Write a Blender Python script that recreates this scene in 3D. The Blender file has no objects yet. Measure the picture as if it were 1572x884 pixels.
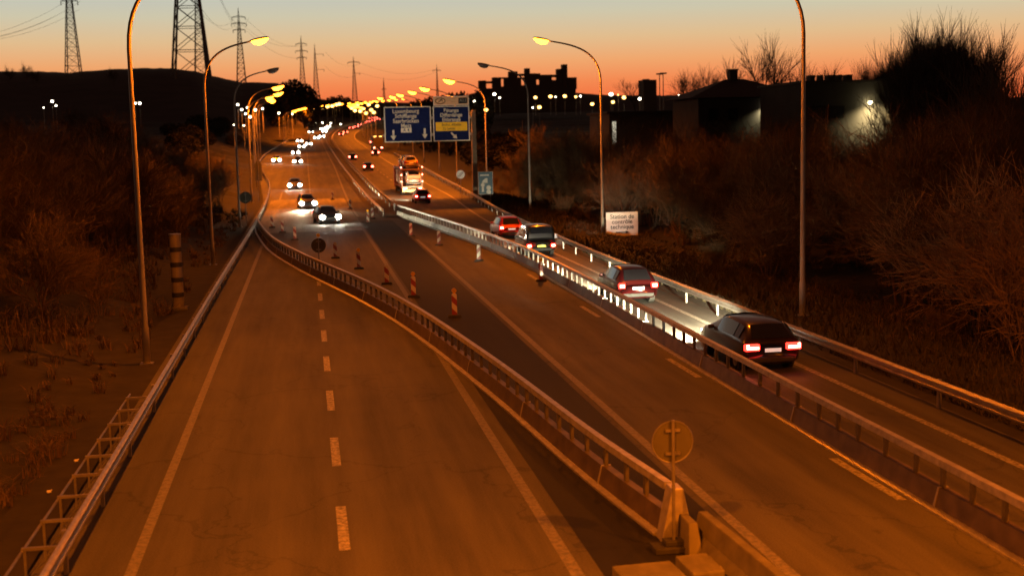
import bpy, math, random
from mathutils import Vector, Matrix
random.seed(7)
R = math.radians
scn = bpy.context.scene
col = scn.collection

# ------------------------------------------------------------------ camera
F, CW, CH, CAMZ = 1960.0, 1572.0, 884.0, 7.2
def cam_axes(roll=1.3, vp=(468, 214)):
    d = Vector(((vp[0]-CW/2)/F, (CH/2-vp[1])/F, -1)).normalized()
    h = Vector((math.cos(R(roll)), math.sin(R(roll)), 0))
    up = h.cross(d).normalized()
    if up.y < 0: up = -up
    return d.cross(up), d, up
AX, AY, AZ = cam_axes()
camd = bpy.data.cameras.new("camera"); cam = bpy.data.objects.new("camera", camd); col.objects.link(cam)
camd.sensor_width = 36; camd.lens = F/CW*36; camd.clip_start = .1; camd.clip_end = 6000
cam.matrix_world = Matrix(((AX.x, AX.y, AX.z, 0), (AY.x, AY.y, AY.z, 0), (AZ.x, AZ.y, AZ.z, CAMZ), (0, 0, 0, 1)))
camd.dof.use_dof = True; camd.dof.focus_distance = 42; camd.dof.aperture_fstop = .75
scn.camera = cam
scn.render.engine = 'CYCLES'
scn.cycles.use_denoising = True
scn.cycles.max_bounces = 4; scn.cycles.diffuse_bounces = 2; scn.cycles.glossy_bounces = 2; scn.cycles.transmission_bounces = 2
scn.cycles.sample_clamp_indirect = 4
scn.view_settings.view_transform = 'Standard'; scn.view_settings.look = 'None'
scn.view_settings.exposure = 0; scn.view_settings.gamma = 1

# ------------------------------------------------------------------ dusk sky
def lin(c): return tuple((v/255/12.92 if v/255 <= .04045 else ((v/255+.055)/1.055)**2.4) for v in c)
world = bpy.data.worlds.new("World"); scn.world = world; world.use_nodes = True
wn = world.node_tree; wn.nodes.clear()
def wnode(t): return wn.nodes.new(t)
wo = wnode('ShaderNodeOutputWorld'); bg = wnode('ShaderNodeBackground'); tc = wnode('ShaderNodeTexCoord')
sep = wnode('ShaderNodeSeparateXYZ'); ramp = wnode('ShaderNodeValToRGB'); mr = wnode('ShaderNodeMapRange')
wn.links.new(tc.outputs['Generated'], sep.inputs[0])
mr.inputs['From Min'].default_value = -.02; mr.inputs['From Max'].default_value = .5
wn.links.new(sep.outputs['Z'], mr.inputs['Value'])
SKY = [(-3, (190, 70, 40)), (0, (226, 86, 44)), (1.3, (236, 103, 57)), (2.3, (238, 134, 80)), (3.2, (234, 163, 107)), (4.2, (220, 184, 138)),
       (5.3, (201, 194, 167)), (6.6, (181, 189, 186)), (8.5, (140, 122, 105)), (14, (92, 60, 50)), (29, (70, 42, 34))]
cr = ramp.color_ramp
while len(cr.elements) > 1: cr.elements.remove(cr.elements[-1])
for i, (e, c) in enumerate(SKY):
    p = (math.sin(R(e))+.02)/.52
    el = cr.elements[0] if i == 0 else cr.elements.new(min(1, max(0, p)))
    el.position = min(1, max(0, p)); el.color = (*lin(c), 1)
wn.links.new(mr.outputs[0], ramp.inputs[0])
# the glow fades from the sunset side to the opposite side of the sky
mr2 = wnode('ShaderNodeMapRange'); mr2.inputs['From Min'].default_value = -.4; mr2.inputs['From Max'].default_value = .8
mr2.inputs['To Min'].default_value = .22; mr2.inputs['To Max'].default_value = 1.05
wn.links.new(sep.outputs['Y'], mr2.inputs['Value'])
sky = wnode('ShaderNodeTexSky'); sky.sky_type = 'NISHITA'; sky.sun_disc = False
sky.sun_elevation = R(0.2); sky.sun_rotation = R(8)
mx = wnode('ShaderNodeMix'); mx.data_type = 'RGBA'; mx.blend_type = 'ADD'; mx.inputs['Factor'].default_value = .001
wn.links.new(ramp.outputs[0], mx.inputs['A']); wn.links.new(sky.outputs[0], mx.inputs['B'])
wn.links.new(mx.outputs['Result'], bg.inputs['Color']); wn.links.new(mr2.outputs[0], bg.inputs['Strength'])
wn.links.new(bg.outputs[0], wo.inputs['Surface'])

SODIUM = (1.0, .186, .003)
LAMP_W = 26500

# ------------------------------------------------------------------ materials
MATS = {}
def mat(name, color, rough=.6, metal=0, var=.25, scale=3, emit=None, es=0, bump=0, coat=0, spec=.5):
    if name in MATS: return MATS[name]
    m = bpy.data.materials.new(name); m.use_nodes = True; nt = m.node_tree
    b = nt.nodes['Principled BSDF']
    b.inputs['Roughness'].default_value = rough; b.inputs['Metallic'].default_value = metal
    b.inputs['Specular IOR Level'].default_value = spec
    if coat: b.inputs['Coat Weight'].default_value = coat; b.inputs['Coat Roughness'].default_value = .05
    if var:
        t = nt.nodes.new('ShaderNodeTexCoord'); n = nt.nodes.new('ShaderNodeTexNoise'); r = nt.nodes.new('ShaderNodeValToRGB')
        n.inputs['Scale'].default_value = scale; n.inputs['Detail'].default_value = 5
        nt.links.new(t.outputs['Object'], n.inputs['Vector']); nt.links.new(n.outputs['Fac'], r.inputs[0])
        r.color_ramp.elements[0].position = .3; r.color_ramp.elements[1].position = .7
        r.color_ramp.elements[0].color = (*[c*(1-var) for c in color], 1); r.color_ramp.elements[1].color = (*[min(1, c*(1+var)) for c in color], 1)
        nt.links.new(r.outputs[0], b.inputs['Base Color'])
        if bump:
            bp = nt.nodes.new('ShaderNodeBump'); bp.inputs['Strength'].default_value = bump; bp.inputs['Distance'].default_value = .02
            nt.links.new(n.outputs['Fac'], bp.inputs['Height']); nt.links.new(bp.outputs[0], b.inputs['Normal'])
    else:
        b.inputs['Base Color'].default_value = (*color, 1)
    if emit:
        b.inputs['Emission Color'].default_value = (*emit, 1); b.inputs['Emission Strength'].default_value = es
    MATS[name] = m
    return m

def asphalt(name, base, tracks=True):
    m = bpy.data.materials.new(name); m.use_nodes = True; nt = m.node_tree; L = nt.links.new
    b = nt.nodes['Principled BSDF']; b.inputs['Roughness'].default_value = .72; b.inputs['Specular IOR Level'].default_value = .3
    t = nt.nodes.new('ShaderNodeTexCoord'); mp = nt.nodes.new('ShaderNodeMapping'); mp.inputs['Scale'].default_value = (1.6, .10, 1)
    L(t.outputs['Object'], mp.inputs[0])
    n1 = nt.nodes.new('ShaderNodeTexNoise'); n1.inputs['Scale'].default_value = 1.1; n1.inputs['Detail'].default_value = 6; n1.inputs['Roughness'].default_value = .6
    L(mp.outputs[0], n1.inputs['Vector'])
    n2 = nt.nodes.new('ShaderNodeTexNoise'); n2.inputs['Scale'].default_value = 28; n2.inputs['Detail'].default_value = 3
    L(t.outputs['Object'], n2.inputs['Vector'])
    n3 = nt.nodes.new('ShaderNodeTexNoise'); n3.inputs['Scale'].default_value = .35; n3.inputs['Detail'].default_value = 5
    L(t.outputs['Object'], n3.inputs['Vector'])
    def ma(op, a, bb, c=None):
        k = nt.nodes.new('ShaderNodeMath'); k.operation = op
        for i, v in enumerate((a, bb, c)):
            if v is None: continue
            if isinstance(v, (int, float)): k.inputs[i].default_value = v
            else: L(v, k.inputs[i])
        return k.outputs[0]
    v = ma('ADD', ma('MULTIPLY', ma('SUBTRACT', n1.outputs['Fac'], .5), 1.7), ma('MULTIPLY', ma('SUBTRACT', n2.outputs['Fac'], .5), 1.2))
    v = ma('ADD', v, .62)
    v = ma('ADD', v, ma('MULTIPLY', n3.outputs['Fac'], .55))
    if tracks:   # wheel tracks and the oil band of each lane, worn into the surface
        s = nt.nodes.new('ShaderNodeSeparateXYZ'); L(t.outputs['Object'], s.inputs[0])
        w = ma('SINE', ma('MULTIPLY', ma('ADD', s.outputs['X'], 3.2), 2*math.pi/1.8), 0)
        v = ma('ADD', v, ma('MULTIPLY', w, .10))
    vo = nt.nodes.new('ShaderNodeTexVoronoi'); vo.feature = 'DISTANCE_TO_EDGE'; vo.inputs['Scale'].default_value = .16
    mp2 = nt.nodes.new('ShaderNodeMapping'); mp2.inputs['Scale'].default_value = (1.5, .8, 1); nd = nt.nodes.new('ShaderNodeVectorMath'); nd.operation = 'MULTIPLY_ADD'
    nz = nt.nodes.new('ShaderNodeTexNoise'); nz.inputs['Scale'].default_value = .9; nz.inputs['Detail'].default_value = 4; L(t.outputs['Object'], nz.inputs['Vector'])
    nd.inputs[1].default_value = (2.4, 2.4, 0); L(nz.outputs['Color'], nd.inputs[0]); L(t.outputs['Object'], nd.inputs[2]); L(nd.outputs[0], mp2.inputs[0]); L(mp2.outputs[0], vo.inputs['Vector'])
    ck = ma('LESS_THAN', vo.outputs['Distance'], .006)
    v = ma('SUBTRACT', v, ma('MULTIPLY', ck, .28))
    v = ma('ADD', v, .1)
    rgb = nt.nodes.new('ShaderNodeMix'); rgb.data_type = 'RGBA'; rgb.blend_type = 'MULTIPLY'; rgb.inputs['Factor'].default_value = 1
    rgb.inputs['A'].default_value = (*base, 1); L(v, rgb.inputs['B']); L(rgb.outputs['Result'], b.inputs['Base Color'])
    bp = nt.nodes.new('ShaderNodeBump'); bp.inputs['Strength'].default_value = .35; bp.inputs['Distance'].default_value = .01
    L(n2.outputs['Fac'], bp.inputs['Height']); L(bp.outputs[0], b.inputs['Normal'])
    return m

def paint_mat(name, base):
    m = bpy.data.materials.new(name); m.use_nodes = True; nt = m.node_tree; L = nt.links.new
    b = nt.nodes['Principled BSDF']; b.inputs['Roughness'].default_value = .6
    t = nt.nodes.new('ShaderNodeTexCoord'); n = nt.nodes.new('ShaderNodeTexNoise'); n.inputs['Scale'].default_value = 9; n.inputs['Detail'].default_value = 6
    n.inputs['Roughness'].default_value = .7
    r = nt.nodes.new('ShaderNodeValToRGB'); L(t.outputs['Object'], n.inputs['Vector']); L(n.outputs['Fac'], r.inputs[0])
    r.color_ramp.elements[0].position = .40; r.color_ramp.elements[1].position = .60
    r.color_ramp.elements[0].color = (.08, .08, .075, 1); r.color_ramp.elements[1].color = (*base, 1)
    L(r.outputs[0], b.inputs['Base Color'])
    return m

def stripe_mat(name, a, b_, freq, vec=(0, 0, 1), slant=1.0):
    m = bpy.data.materials.new(name); m.use_nodes = True; nt = m.node_tree; L = nt.links.new
    b = nt.nodes['Principled BSDF']; b.inputs['Roughness'].default_value = .45
    t = nt.nodes.new('ShaderNodeTexCoord'); s = nt.nodes.new('ShaderNodeSeparateXYZ'); L(t.outputs['Object'], s.inputs[0])
    k = nt.nodes.new('ShaderNodeMath'); k.operation = 'MULTIPLY_ADD'; k.inputs[1].default_value = slant; L(s.outputs['X'], k.inputs[0]); L(s.outputs['Z'], k.inputs[2])
    k2 = nt.nodes.new('ShaderNodeMath'); k2.operation = 'MULTIPLY'; k2.inputs[1].default_value = freq; L(k.outputs[0], k2.inputs[0])
    k3 = nt.nodes.new('ShaderNodeMath'); k3.operation = 'FRACT'; L(k2.outputs[0], k3.inputs[0])
    k4 = nt.nodes.new('ShaderNodeMath'); k4.operation = 'GREATER_THAN'; k4.inputs[1].default_value = .5; L(k3.outputs[0], k4.inputs[0])
    x = nt.nodes.new('ShaderNodeMix'); x.data_type = 'RGBA'; L(k4.outputs[0], x.inputs['Factor'])
    x.inputs['A'].default_value = (*a, 1); x.inputs['B'].default_value = (*b_, 1); L(x.outputs['Result'], b.inputs['Base Color'])
    return m

M_ROAD = asphalt('asphalt', (.066, .063, .058)); M_PATCH = asphalt('fresh_asphalt', (.009, .009, .009), False)
M_LINE = paint_mat('white_road_paint', (.36, .34, .30)); M_OLDLINE = paint_mat('worn_road_paint', (.17, .16, .14))
M_GRASS = mat('verge_soil', (.018, .015, .009), .95, var=.5, scale=1.3, bump=.6)
M_HILL = mat('hill_cover', (.04, .028, .019), .95, var=.35, scale=.08)
M_STEEL = mat('galvanised_steel', (.30, .29, .28), .42, .75, var=.2, scale=4)
M_BARR = mat('barrier_steel', (.40, .385, .37), .40, .55, var=.25, scale=5)
M_BARRD = mat('barrier_plate', (.10, .078, .055), .5, .35, var=.35, scale=2.5)
M_UPR = mat('barrier_upright', (.10, .094, .085), .5, .3, var=.2)
M_POLE = mat('lamp_post_paint', (.30, .28, .25), .5, .2, var=.12, scale=2)
M_HOUS = mat('lamp_housing', (.16, .15, .14), .45, .3, var=.1)
M_LENSL = mat('lit_sodium_lens', (.8, .6, .3), .3, var=0, emit=(1, .27, .016), es=17)
M_LENSU = mat('unlit_lens', (.45, .43, .4), .25, var=0)
M_BLACK = mat('black_rubber', (.018, .018, .018), .8, var=.3, scale=8)
M_CONC = mat('concrete', (.105, .098, .085), .85, var=.25, scale=3, bump=.3)
M_GLASS = mat('car_glass', (.012, .012, .014), .06, var=0, coat=.5)
M_RIM = mat('alloy_rim', (.45, .45, .45), .3, .8, var=.1)
M_TAIL = mat('lit_tail_lens', (.5, .01, .01), .25, var=0, emit=(1, .02, .012), es=9)
M_TAILH = mat('lit_tail_bar', (.8, .1, .05), .25, var=0, emit=(1, .25, .16), es=22)
M_TAILF = mat('lit_far_tail', (.8, .1, .05), .25, var=0, emit=(1, .10, .06), es=26)
M_HEAD = mat('lit_headlight', (.9, .9, .9), .2, var=0, emit=(1, .93, .76), es=110)
M_HEADF = mat('lit_headlight_far', (.9, .9, .9), .2, var=0, emit=(1, .90, .68), es=30)
M_PLATEW = mat('emissive_white_plate', (.75, .74, .7), .4, var=0, emit=(1, .9, .8), es=.45)  # emission stands in for plate lamps shining on it
M_PLATEY = mat('emissive_yellow_plate', (.75, .62, .04), .4, var=0, emit=(1, .85, .06), es=.45)  # plate lamp light put into the emission here too
M_DARKWIN = mat('dark_window', (.012, .012, .013), .45, var=0, spec=.2)
M_SIGNB = mat('sign_blue', (.025, .045, .20), .85, var=.1, spec=.15)
M_SIGNW = mat('sign_white', (.80, .78, .74), .4, var=.06)
M_SIGNG = mat('reflective_sheeting', (.70, .60, .50), .48, 1.0, var=.06)
M_PANELW = mat('matt_white_panel', (.62, .58, .50), .7, var=.08)
M_SIGNY = mat('sign_yellow', (.78, .42, .03), .45, .9, var=.08)
M_SIGNK = mat('sign_black', (.02, .02, .02), .5, var=0)
M_ALU = mat('sign_back_aluminium', (.075, .075, .062), .65, .2, var=.15)
M_BEAC = stripe_mat('beacon_stripes', (.20, .025, .018), (.46, .43, .39), 1.9, slant=1.0)
M_BEACB = stripe_mat('beacon_stripes_other_way', (.20, .025, .018), (.46, .43, .39), 1.9, slant=-1.0)
M_BARK = mat('bark', (.10, .065, .04), .9, var=.3, scale=6)
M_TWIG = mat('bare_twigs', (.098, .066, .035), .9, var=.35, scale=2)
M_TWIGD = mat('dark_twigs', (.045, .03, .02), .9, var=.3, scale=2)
M_DRY = mat('dry_grass', (.038, .03, .014), .9, var=.4, scale=1)
M_PYLON = mat('pylon_steel', (.10, .09, .085), .6, .4, var=.1)
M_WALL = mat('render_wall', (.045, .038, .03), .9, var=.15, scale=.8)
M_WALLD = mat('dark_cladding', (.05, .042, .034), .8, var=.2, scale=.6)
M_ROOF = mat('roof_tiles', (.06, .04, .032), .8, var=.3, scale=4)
M_WHITEL = mat('lit_white_lamp', (.9, .9, .9), .2, var=0, emit=(1, .86, .62), es=14)
M_YELL = mat('lit_amber_lamp', (.9, .6, .3), .2, var=0, emit=(1, .50, .12), es=8)

# ------------------------------------------------------------------ mesh helpers
class MB:
    def __init__(s): s.v = []; s.f = []
    def add(s, vs, fs):
        o = len(s.v); s.v += [tuple(v) for v in vs]; s.f += [tuple(i+o for i in f) for f in fs]
    def box(s, c, d, rz=0, rx=0, taper=1.0):
        hx, hy, hz = d[0]/2, d[1]/2, d[2]/2
        vs = []
        for z in (-hz, hz):
            k = 1 if z < 0 else taper
            for x, y in ((-hx, -hy), (hx, -hy), (hx, hy), (-hx, hy)): vs.append(Vector((x*k, y*k, z)))
        m = Matrix.Rotation(rz, 3, 'Z') @ Matrix.Rotation(rx, 3, 'X')
        s.add([m @ v + Vector(c) for v in vs], [(3, 2, 1, 0), (4, 5, 6, 7), (0, 1, 5, 4), (1, 2, 6, 5), (2, 3, 7, 6), (3, 0, 4, 7)])
    def tube(s, pts, rads, n=8, cap=True):
        pts = [Vector(p) for p in pts]
        if isinstance(rads, (int, float)): rads = [rads]*len(pts)
        base = len(s.v); prev = None
        for i, p in enumerate(pts):
            d = (pts[min(i+1, len(pts)-1)] - pts[max(i-1, 0)]).normalized()
            if prev is None:
                a = Vector((1, 0, 0)) if abs(d.x) < .8 else Vector((0, 1, 0))
            else: a = prev
            u = (a - d*a.dot(d)).normalized(); prev = u; w = d.cross(u)
            for k in range(n):
                t = 2*math.pi*k/n; s.v.append(tuple(p + (u*math.cos(t)+w*math.sin(t))*rads[i]))
        for i in range(len(pts)-1):
            for k in range(n):
                a, b = base+i*n+k, base+i*n+(k+1) % n
                s.f.append((a, b, b+n, a+n))
        if cap:
            s.f.append(tuple(base+k for k in reversed(range(n)))); e = base+(len(pts)-1)*n
            s.f.append(tuple(e+k for k in range(n)))
    def sweep(s, path, sec, closed=True):
        path = [Vector(p) for p in path]; base = len(s.v); n = len(sec)
        for i, p in enumerate(path):
            d = path[min(i+1, len(path)-1)] - path[max(i-1, 0)]; d.z = 0; d.normalize()
            r = Vector((d.y, -d.x, 0))
            for u, w in sec: s.v.append(tuple(p + r*u + Vector((0, 0, w))))
        for i in range(len(path)-1):
            for k in range(n if closed else n-1):
                a, b = base+i*n+k, base+i*n+(k+1) % n
                s.f.append((a, b, b+n, a+n))
        if closed:
            s.f.append(tuple(base+k for k in reversed(range(n)))); e = base+(len(path)-1)*n
            s.f.append(tuple(e+k for k in range(n)))
    def prism(s, poly, y0, y1):     # poly in XZ, extruded along Y
        n = len(poly)
        s.add([(x, y0, z) for x, z in poly]+[(x, y1, z) for x, z in poly],
              [tuple(range(n)), tuple(reversed(range(n, 2*n)))]+[(i, i+n, (i+1) % n+n, (i+1) % n) for i in range(n)])
    def disc(s, c, r, t, axis='Y', n=24):
        d = Vector((0, t/2, 0)) if axis == 'Y' else Vector((t/2, 0, 0)) if axis == 'X' else Vector((0, 0, t/2))
        c = Vector(c); s.tube([c-d, c+d], r, n)
    def ball(s, c, r, n=8, m=6, sz=1.0):
        c = Vector(c); pts = []; rr = []
        base = len(s.v)
        for i in range(m+1):
            a = math.pi*i/m
            for k in range(n):
                t = 2*math.pi*k/n; s.v.append((c.x+r*math.sin(a)*math.cos(t), c.y+r*math.sin(a)*math.sin(t), c.z-r*sz*math.cos(a)))
        for i in range(m):
            for k in range(n):
                a, b = base+i*n+k, base+i*n+(k+1) % n
                s.f.append((a, b, b+n, a+n))
    def build(s, name, m, parent=None, smooth=False, bevel=0):
        me = bpy.data.meshes.new(name); me.from_pydata(s.v, [], s.f); me.update()
        if isinstance(m, (list, tuple)):
            for q in m: me.materials.append(q)
        else: me.materials.append(m)
        o = bpy.data.objects.new(name, me); col.objects.link(o)
        if parent: o.parent = parent
        if smooth:
            for p in me.polygons: p.use_smooth = True
        if bevel:
            b = o.modifiers.new('bevel', 'BEVEL'); b.width = bevel; b.segments = 2; b.limit_method = 'ANGLE'; b.angle_limit = R(40)
        return o
def tag(o, label=None, cat=None, group=None, kind=None):
    if label: o['label'] = label
    if cat: o['category'] = cat
    if group: o['group'] = group
    if kind: o['kind'] = kind
    return o
def empty(name, loc=(0, 0, 0), rz=0):
    o = bpy.data.objects.new(name, None); col.objects.link(o); o.location = loc; o.rotation_euler = (0, 0, rz); o.empty_display_size = .3
    return o
def kids(o): return [c for c in bpy.data.objects if c.parent == o]
def copy_tree(o, parent=None):
    ch = list(o.children)
    c = o.copy(); col.objects.link(c); c.parent = parent
    for k in ch: copy_tree(k, c)
    return c
def text(body, size, m, parent, loc, align='CENTER', name='lettering', sx=1.0):
    cu = bpy.data.curves.new(name, 'FONT'); cu.body = body; cu.size = size; cu.align_x = align; cu.align_y = 'CENTER'; cu.extrude = .004
    cu.offset = size*.012
    cu.materials.append(m)
    o = bpy.data.objects.new(name, cu); col.objects.link(o)
    me = bpy.data.meshes.new_from_object(o.evaluated_get(bpy.context.evaluated_depsgraph_get())); me.name = name
    bpy.data.objects.remove(o); bpy.data.curves.remove(cu)
    if not me.materials: me.materials.append(m)
    o = bpy.data.objects.new(name, me); col.objects.link(o)
    o.parent = parent; o.location = loc; o.rotation_euler = (R(90), 0, 0); o.scale = (sx, 1, 1)
    return o
def spot(name, parent, loc, rot, power, color, size=160, blend=.5, radius=.12):
    l = bpy.data.lights.new(name, 'SPOT'); l.energy = power; l.color = color; l.spot_size = R(size); l.spot_blend = blend; l.shadow_soft_size = radius
    o = bpy.data.objects.new(name, l); col.objects.link(o); o.parent = parent; o.location = loc; o.rotation_euler = rot
    return o

# ------------------------------------------------------------------ the lie of the land
STEP = 4.0
def prof0(Y): return 16*max(0.0, (min(Y, 1400)-130)/570)**1.4 if Y < 760 else 16*(630/570)**1.4 + (Y-760)*.004
def prof(Y):
    a = math.floor(Y/STEP)*STEP; t = (Y-a)/STEP
    return prof0(a)*(1-t)+prof0(a+STEP)*t
def curve(Y): return 30*max(0.0, Y-420)**2/280**2
def interp(tab, Y):
    if Y <= tab[0][0]: return tab[0][1]
    for (a, va), (b, vb) in zip(tab, tab[1:]):
        if Y <= b: return va+(vb-va)*(Y-a)/(b-a)
    return tab[-1][1]
EL = [(0, -4.9), (150, -5.0), (222, -7.9), (268, -9.8), (330, -9.6), (450, -5.2)]
ER = [(0, 15.9), (75, 15.9), (110, 17.0), (172, 19.4), (300, 20.5), (450, 17)]
def eL(Y): return interp(EL, Y)+curve(Y)
def eR(Y): return interp(ER, Y)+curve(Y)
def ray(px, py):
    c = Vector(((px-CW/2)/F, (CH/2-py)/F, -1))
    return Vector((AX.dot(c), AY.dot(c), AZ.dot(c)))
def at(px, py, z=0.0):      # the point over the road that the photograph shows at this pixel
    r = ray(px, py); Y = 8.0
    while Y < 1500:
        t = Y/r.y
        if CAMZ+r.z*t <= prof(Y)+z: return Vector((r.x*t, Y, prof(Y)))
        Y += .1
def far(px, py, Y):
    r = ray(px, py); t = Y/r.y
    return Vector((r.x*t, Y, CAMZ+r.z*t))
def smooth(t): t = max(0, min(1, t)); return t*t*(3-2*t)
def hash2(x, y): return math.sin(x*12.9898+y*78.233)*43758.5453 % 1
def vn(x, y):
    i, j = math.floor(x), math.floor(y); u, v = smooth(x-i), smooth(y-j)
    return (hash2(i, j)*(1-u)+hash2(i+1, j)*u)*(1-v)+(hash2(i, j+1)*(1-u)+hash2(i+1, j+1)*u)*v
def ground(X, Y):
    z = prof(Y)
    if X < eL(Y):
        d = eL(Y)-X
        z += -.05+4.2*smooth((d-2.2)/19)+.03*max(0, d-20)+1.1*vn(X*.25, Y*.2)*smooth((d-1)/5)
    elif X > eR(Y):
        d = X-eR(Y)
        z += -.05+.40*smooth(d/2.5)-.75*smooth((d-2.5)/5)+.7*vn(X*.22, Y*.22)*smooth((d-10)/8)+1.6*smooth((d-20)/50)
    else: z -= .14
    return z
def xs_for(Y):
    a, b = eL(Y), eR(Y)
    out = [a-q for q in (400, 220, 140, 100, 75, 55, 42, 33, 27, 22, 18, 15, 12, 9.5, 7.5, 6, 4.5, 3, 2, 1.2, .6, .02)]
    out += [a+.02+(b-a-.04)*k/6 for k in range(7)]
    out += [b+q for q in (.02, .6, 1.2, 2, 3, 4, 5, 6.5, 8, 10, 13, 17, 22, 28, 36, 48, 65, 90, 130, 190, 300, 520)]
    return out
Ys = [-60+STEP*i for i in range(206)]
g = MB(); nx = len(xs_for(0))
gy = Ys+[800, 900, 1100, 1500, 2200, 3500, 5000]
for Y in gy:
    for X in xs_for(min(Y, 760)): g.v.append((X, Y, ground(X, min(Y, 760)) if Y <= 760 else ground(X, 760)))
for i in range(len(gy)-1):
    for k in range(nx-1):
        a = i*nx+k; g.f.append((a, a+1, a+1+nx, a+nx))
tag(g.build('ground', M_GRASS), kind='structure')

def strip(name, fx0, fx1, y0, y1, dz, m, parent=None, mb=None):
    own = mb is None; mb = mb or MB()
    if not callable(fx0): a0 = fx0; fx0 = lambda Y: a0+curve(Y)
    if not callable(fx1): a1 = fx1; fx1 = lambda Y: a1+curve(Y)
    ys = [y0]+[y for y in Ys if y0+.01 < y < y1-.01]+[y1]
    o = len(mb.v)
    for y in ys: mb.v += [(fx0(y), y, prof(y)+dz), (fx1(y), y, prof(y)+dz)]
    for i in range(len(ys)-1): a = o+2*i; mb.f.append((a, a+1, a+3, a+2))
    return tag(mb.build(name, m), kind='structure') if own else None
strip('road', eL, eR, -56, 756, 0, M_ROAD)
strip('fresh_asphalt_surface', 4.55, 7.25, -56, 112, .004, M_PATCH)
M_PALE = asphalt('pale_surfacing', (.19, .182, .16), False)
strip('pale_surface', -4.2, 4.3, 101, 152.5, .004, M_PALE)
# old median beyond the crossover
strip('median_surface', 6.45, 8.75, 116, 700, .06, mat('median_soil', (.035, .028, .02), .95, var=.4))
mk = MB()
strip('', -3.30, -3.10, -56, 90, .008, None, mb=mk)
strip('', -3.30, -3.10, 96, 170, .008, None, mb=mk)
tag(mk.build('edge_line_marking', M_OLDLINE), kind='structure')
mk = MB()
for k in range(-8, 8):     # 3 m dashes and 3 m gaps
    y = 22.0+6.0*k*.985
    strip('', .30, .50, y, y+2.75, .008, None, mb=mk)
for k in range(17, 70):
    y = 22.0+6.0*k
    strip('', .30, .48, y, y+2.75, .008, None, mb=mk)
tag(mk.build('lane_dash_marking', M_LINE), kind='structure')
mk = MB(); strip('', 4.02, 4.24, -56, 48, .008, None, mb=mk); strip('', 4.2, 4.42, 56, 118, .008, None, mb=mk); strip('', lambda Y: 4.42+curve(Y)+.9*smooth((Y-118)/150), lambda Y: 4.64+curve(Y)+.9*smooth((Y-118)/150), 118, 640, .008, None, mb=mk)
tag(mk.build('carriageway_line_marking', M_OLDLINE), kind='structure')
mk = MB(); strip('', 7.42, 7.64, -56, 90, .008, None, mb=mk); strip('', 9.3, 9.5, 126, 640, .008, None, mb=mk)
tag(mk.build('crossover_line_marking', M_OLDLINE), kind='structure')
mk = MB(); strip('', 14.55, 14.77, -56, 92, .008, None, mb=mk); strip('', lambda Y: 14.55+2.2*smooth((Y-92)/70)+curve(Y), lambda Y: 14.77+2.2*smooth((Y-92)/70)+curve(Y), 92, 640, .008, None, mb=mk)
tag(mk.build('outer_line_marking', M_LINE), kind='structure')
mk = MB()
for k in range(-3, 4): strip('', 11.04, 11.24, 22.6+13*k, 25.9+13*k, .008, None, mb=mk)
for k in range(14, 46): strip('', 12.6, 12.8, 22.6+9*k, 25.9+9*k, .008, None, mb=mk)
tag(mk.build('right_lane_dash_marking', M_LINE), kind='structure')
# white stop strip where the oncoming traffic crosses over
mk = MB(); strip('', -3.6, 1.0, 152.6, 153.2, .012, None, mb=mk)
tag(mk.build('cross_line_marking', M_OLDLINE), kind='structure')

# ------------------------------------------------------------------ hills
def hill(name, crest, Yc, Yf, Yb, zf):
    mb = MB(); rows = 9; n = 0
    pts = []
    for (x0, y0), (x1, y1) in zip(crest, crest[1:]):
        m = max(1, int((x1-x0)/6))
        for k in range(m): pts.append((x0+(x1-x0)*k/m, y0+(y1-y0)*k/m))
    pts.append(crest[-1])
    for (px, py) in pts:
        c = far(px, py+1.2*(vn(px*.11, 3)-.5), Yc)
        for r in range(rows):
            t = r/(rows-2) if r < rows-1 else 1
            if r < rows-1:
                Y = Yf+(Yc-Yf)*t; X = c.x*(Y/Yc); z = zf(Y)-1+(c.z-zf(Y)+1)*smooth(t*.92+.04 if t < 1 else 1)
                if 0 < t < 1: z += 2.2*(vn(X*.05, Y*.04)-.5)
            else: X, Y, z = c.x, Yb, zf(Yc)-5
            mb.v.append((X, Y, z))
    for i in range(len(pts)-1):
        for r in range(rows-1):
            a = i*rows+r; mb.f.append((a, a+rows, a+rows+1, a+1))
    return tag(mb.build(name, M_HILL, smooth=True), kind='structure')
hill('hill', [(-260, 118), (-120, 114), (0, 110), (60, 110), (105, 112), (170, 107), (220, 105), (265, 105), (300, 110), (340, 120), (372, 127), (395, 127), (425, 128), (450, 142), (472, 168)], 760, 430, 1000, lambda Y: 8)
hill('far_ridge', [(440, 150), (490, 154), (560, 156), (640, 158), (700, 152), (740, 140), (800, 138), (886, 143), (920, 146), (1000, 147), (1060, 146), (1100, 146), (1300, 150), (1800, 150)], 1500, 1150, 1900, lambda Y: 10)

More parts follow.
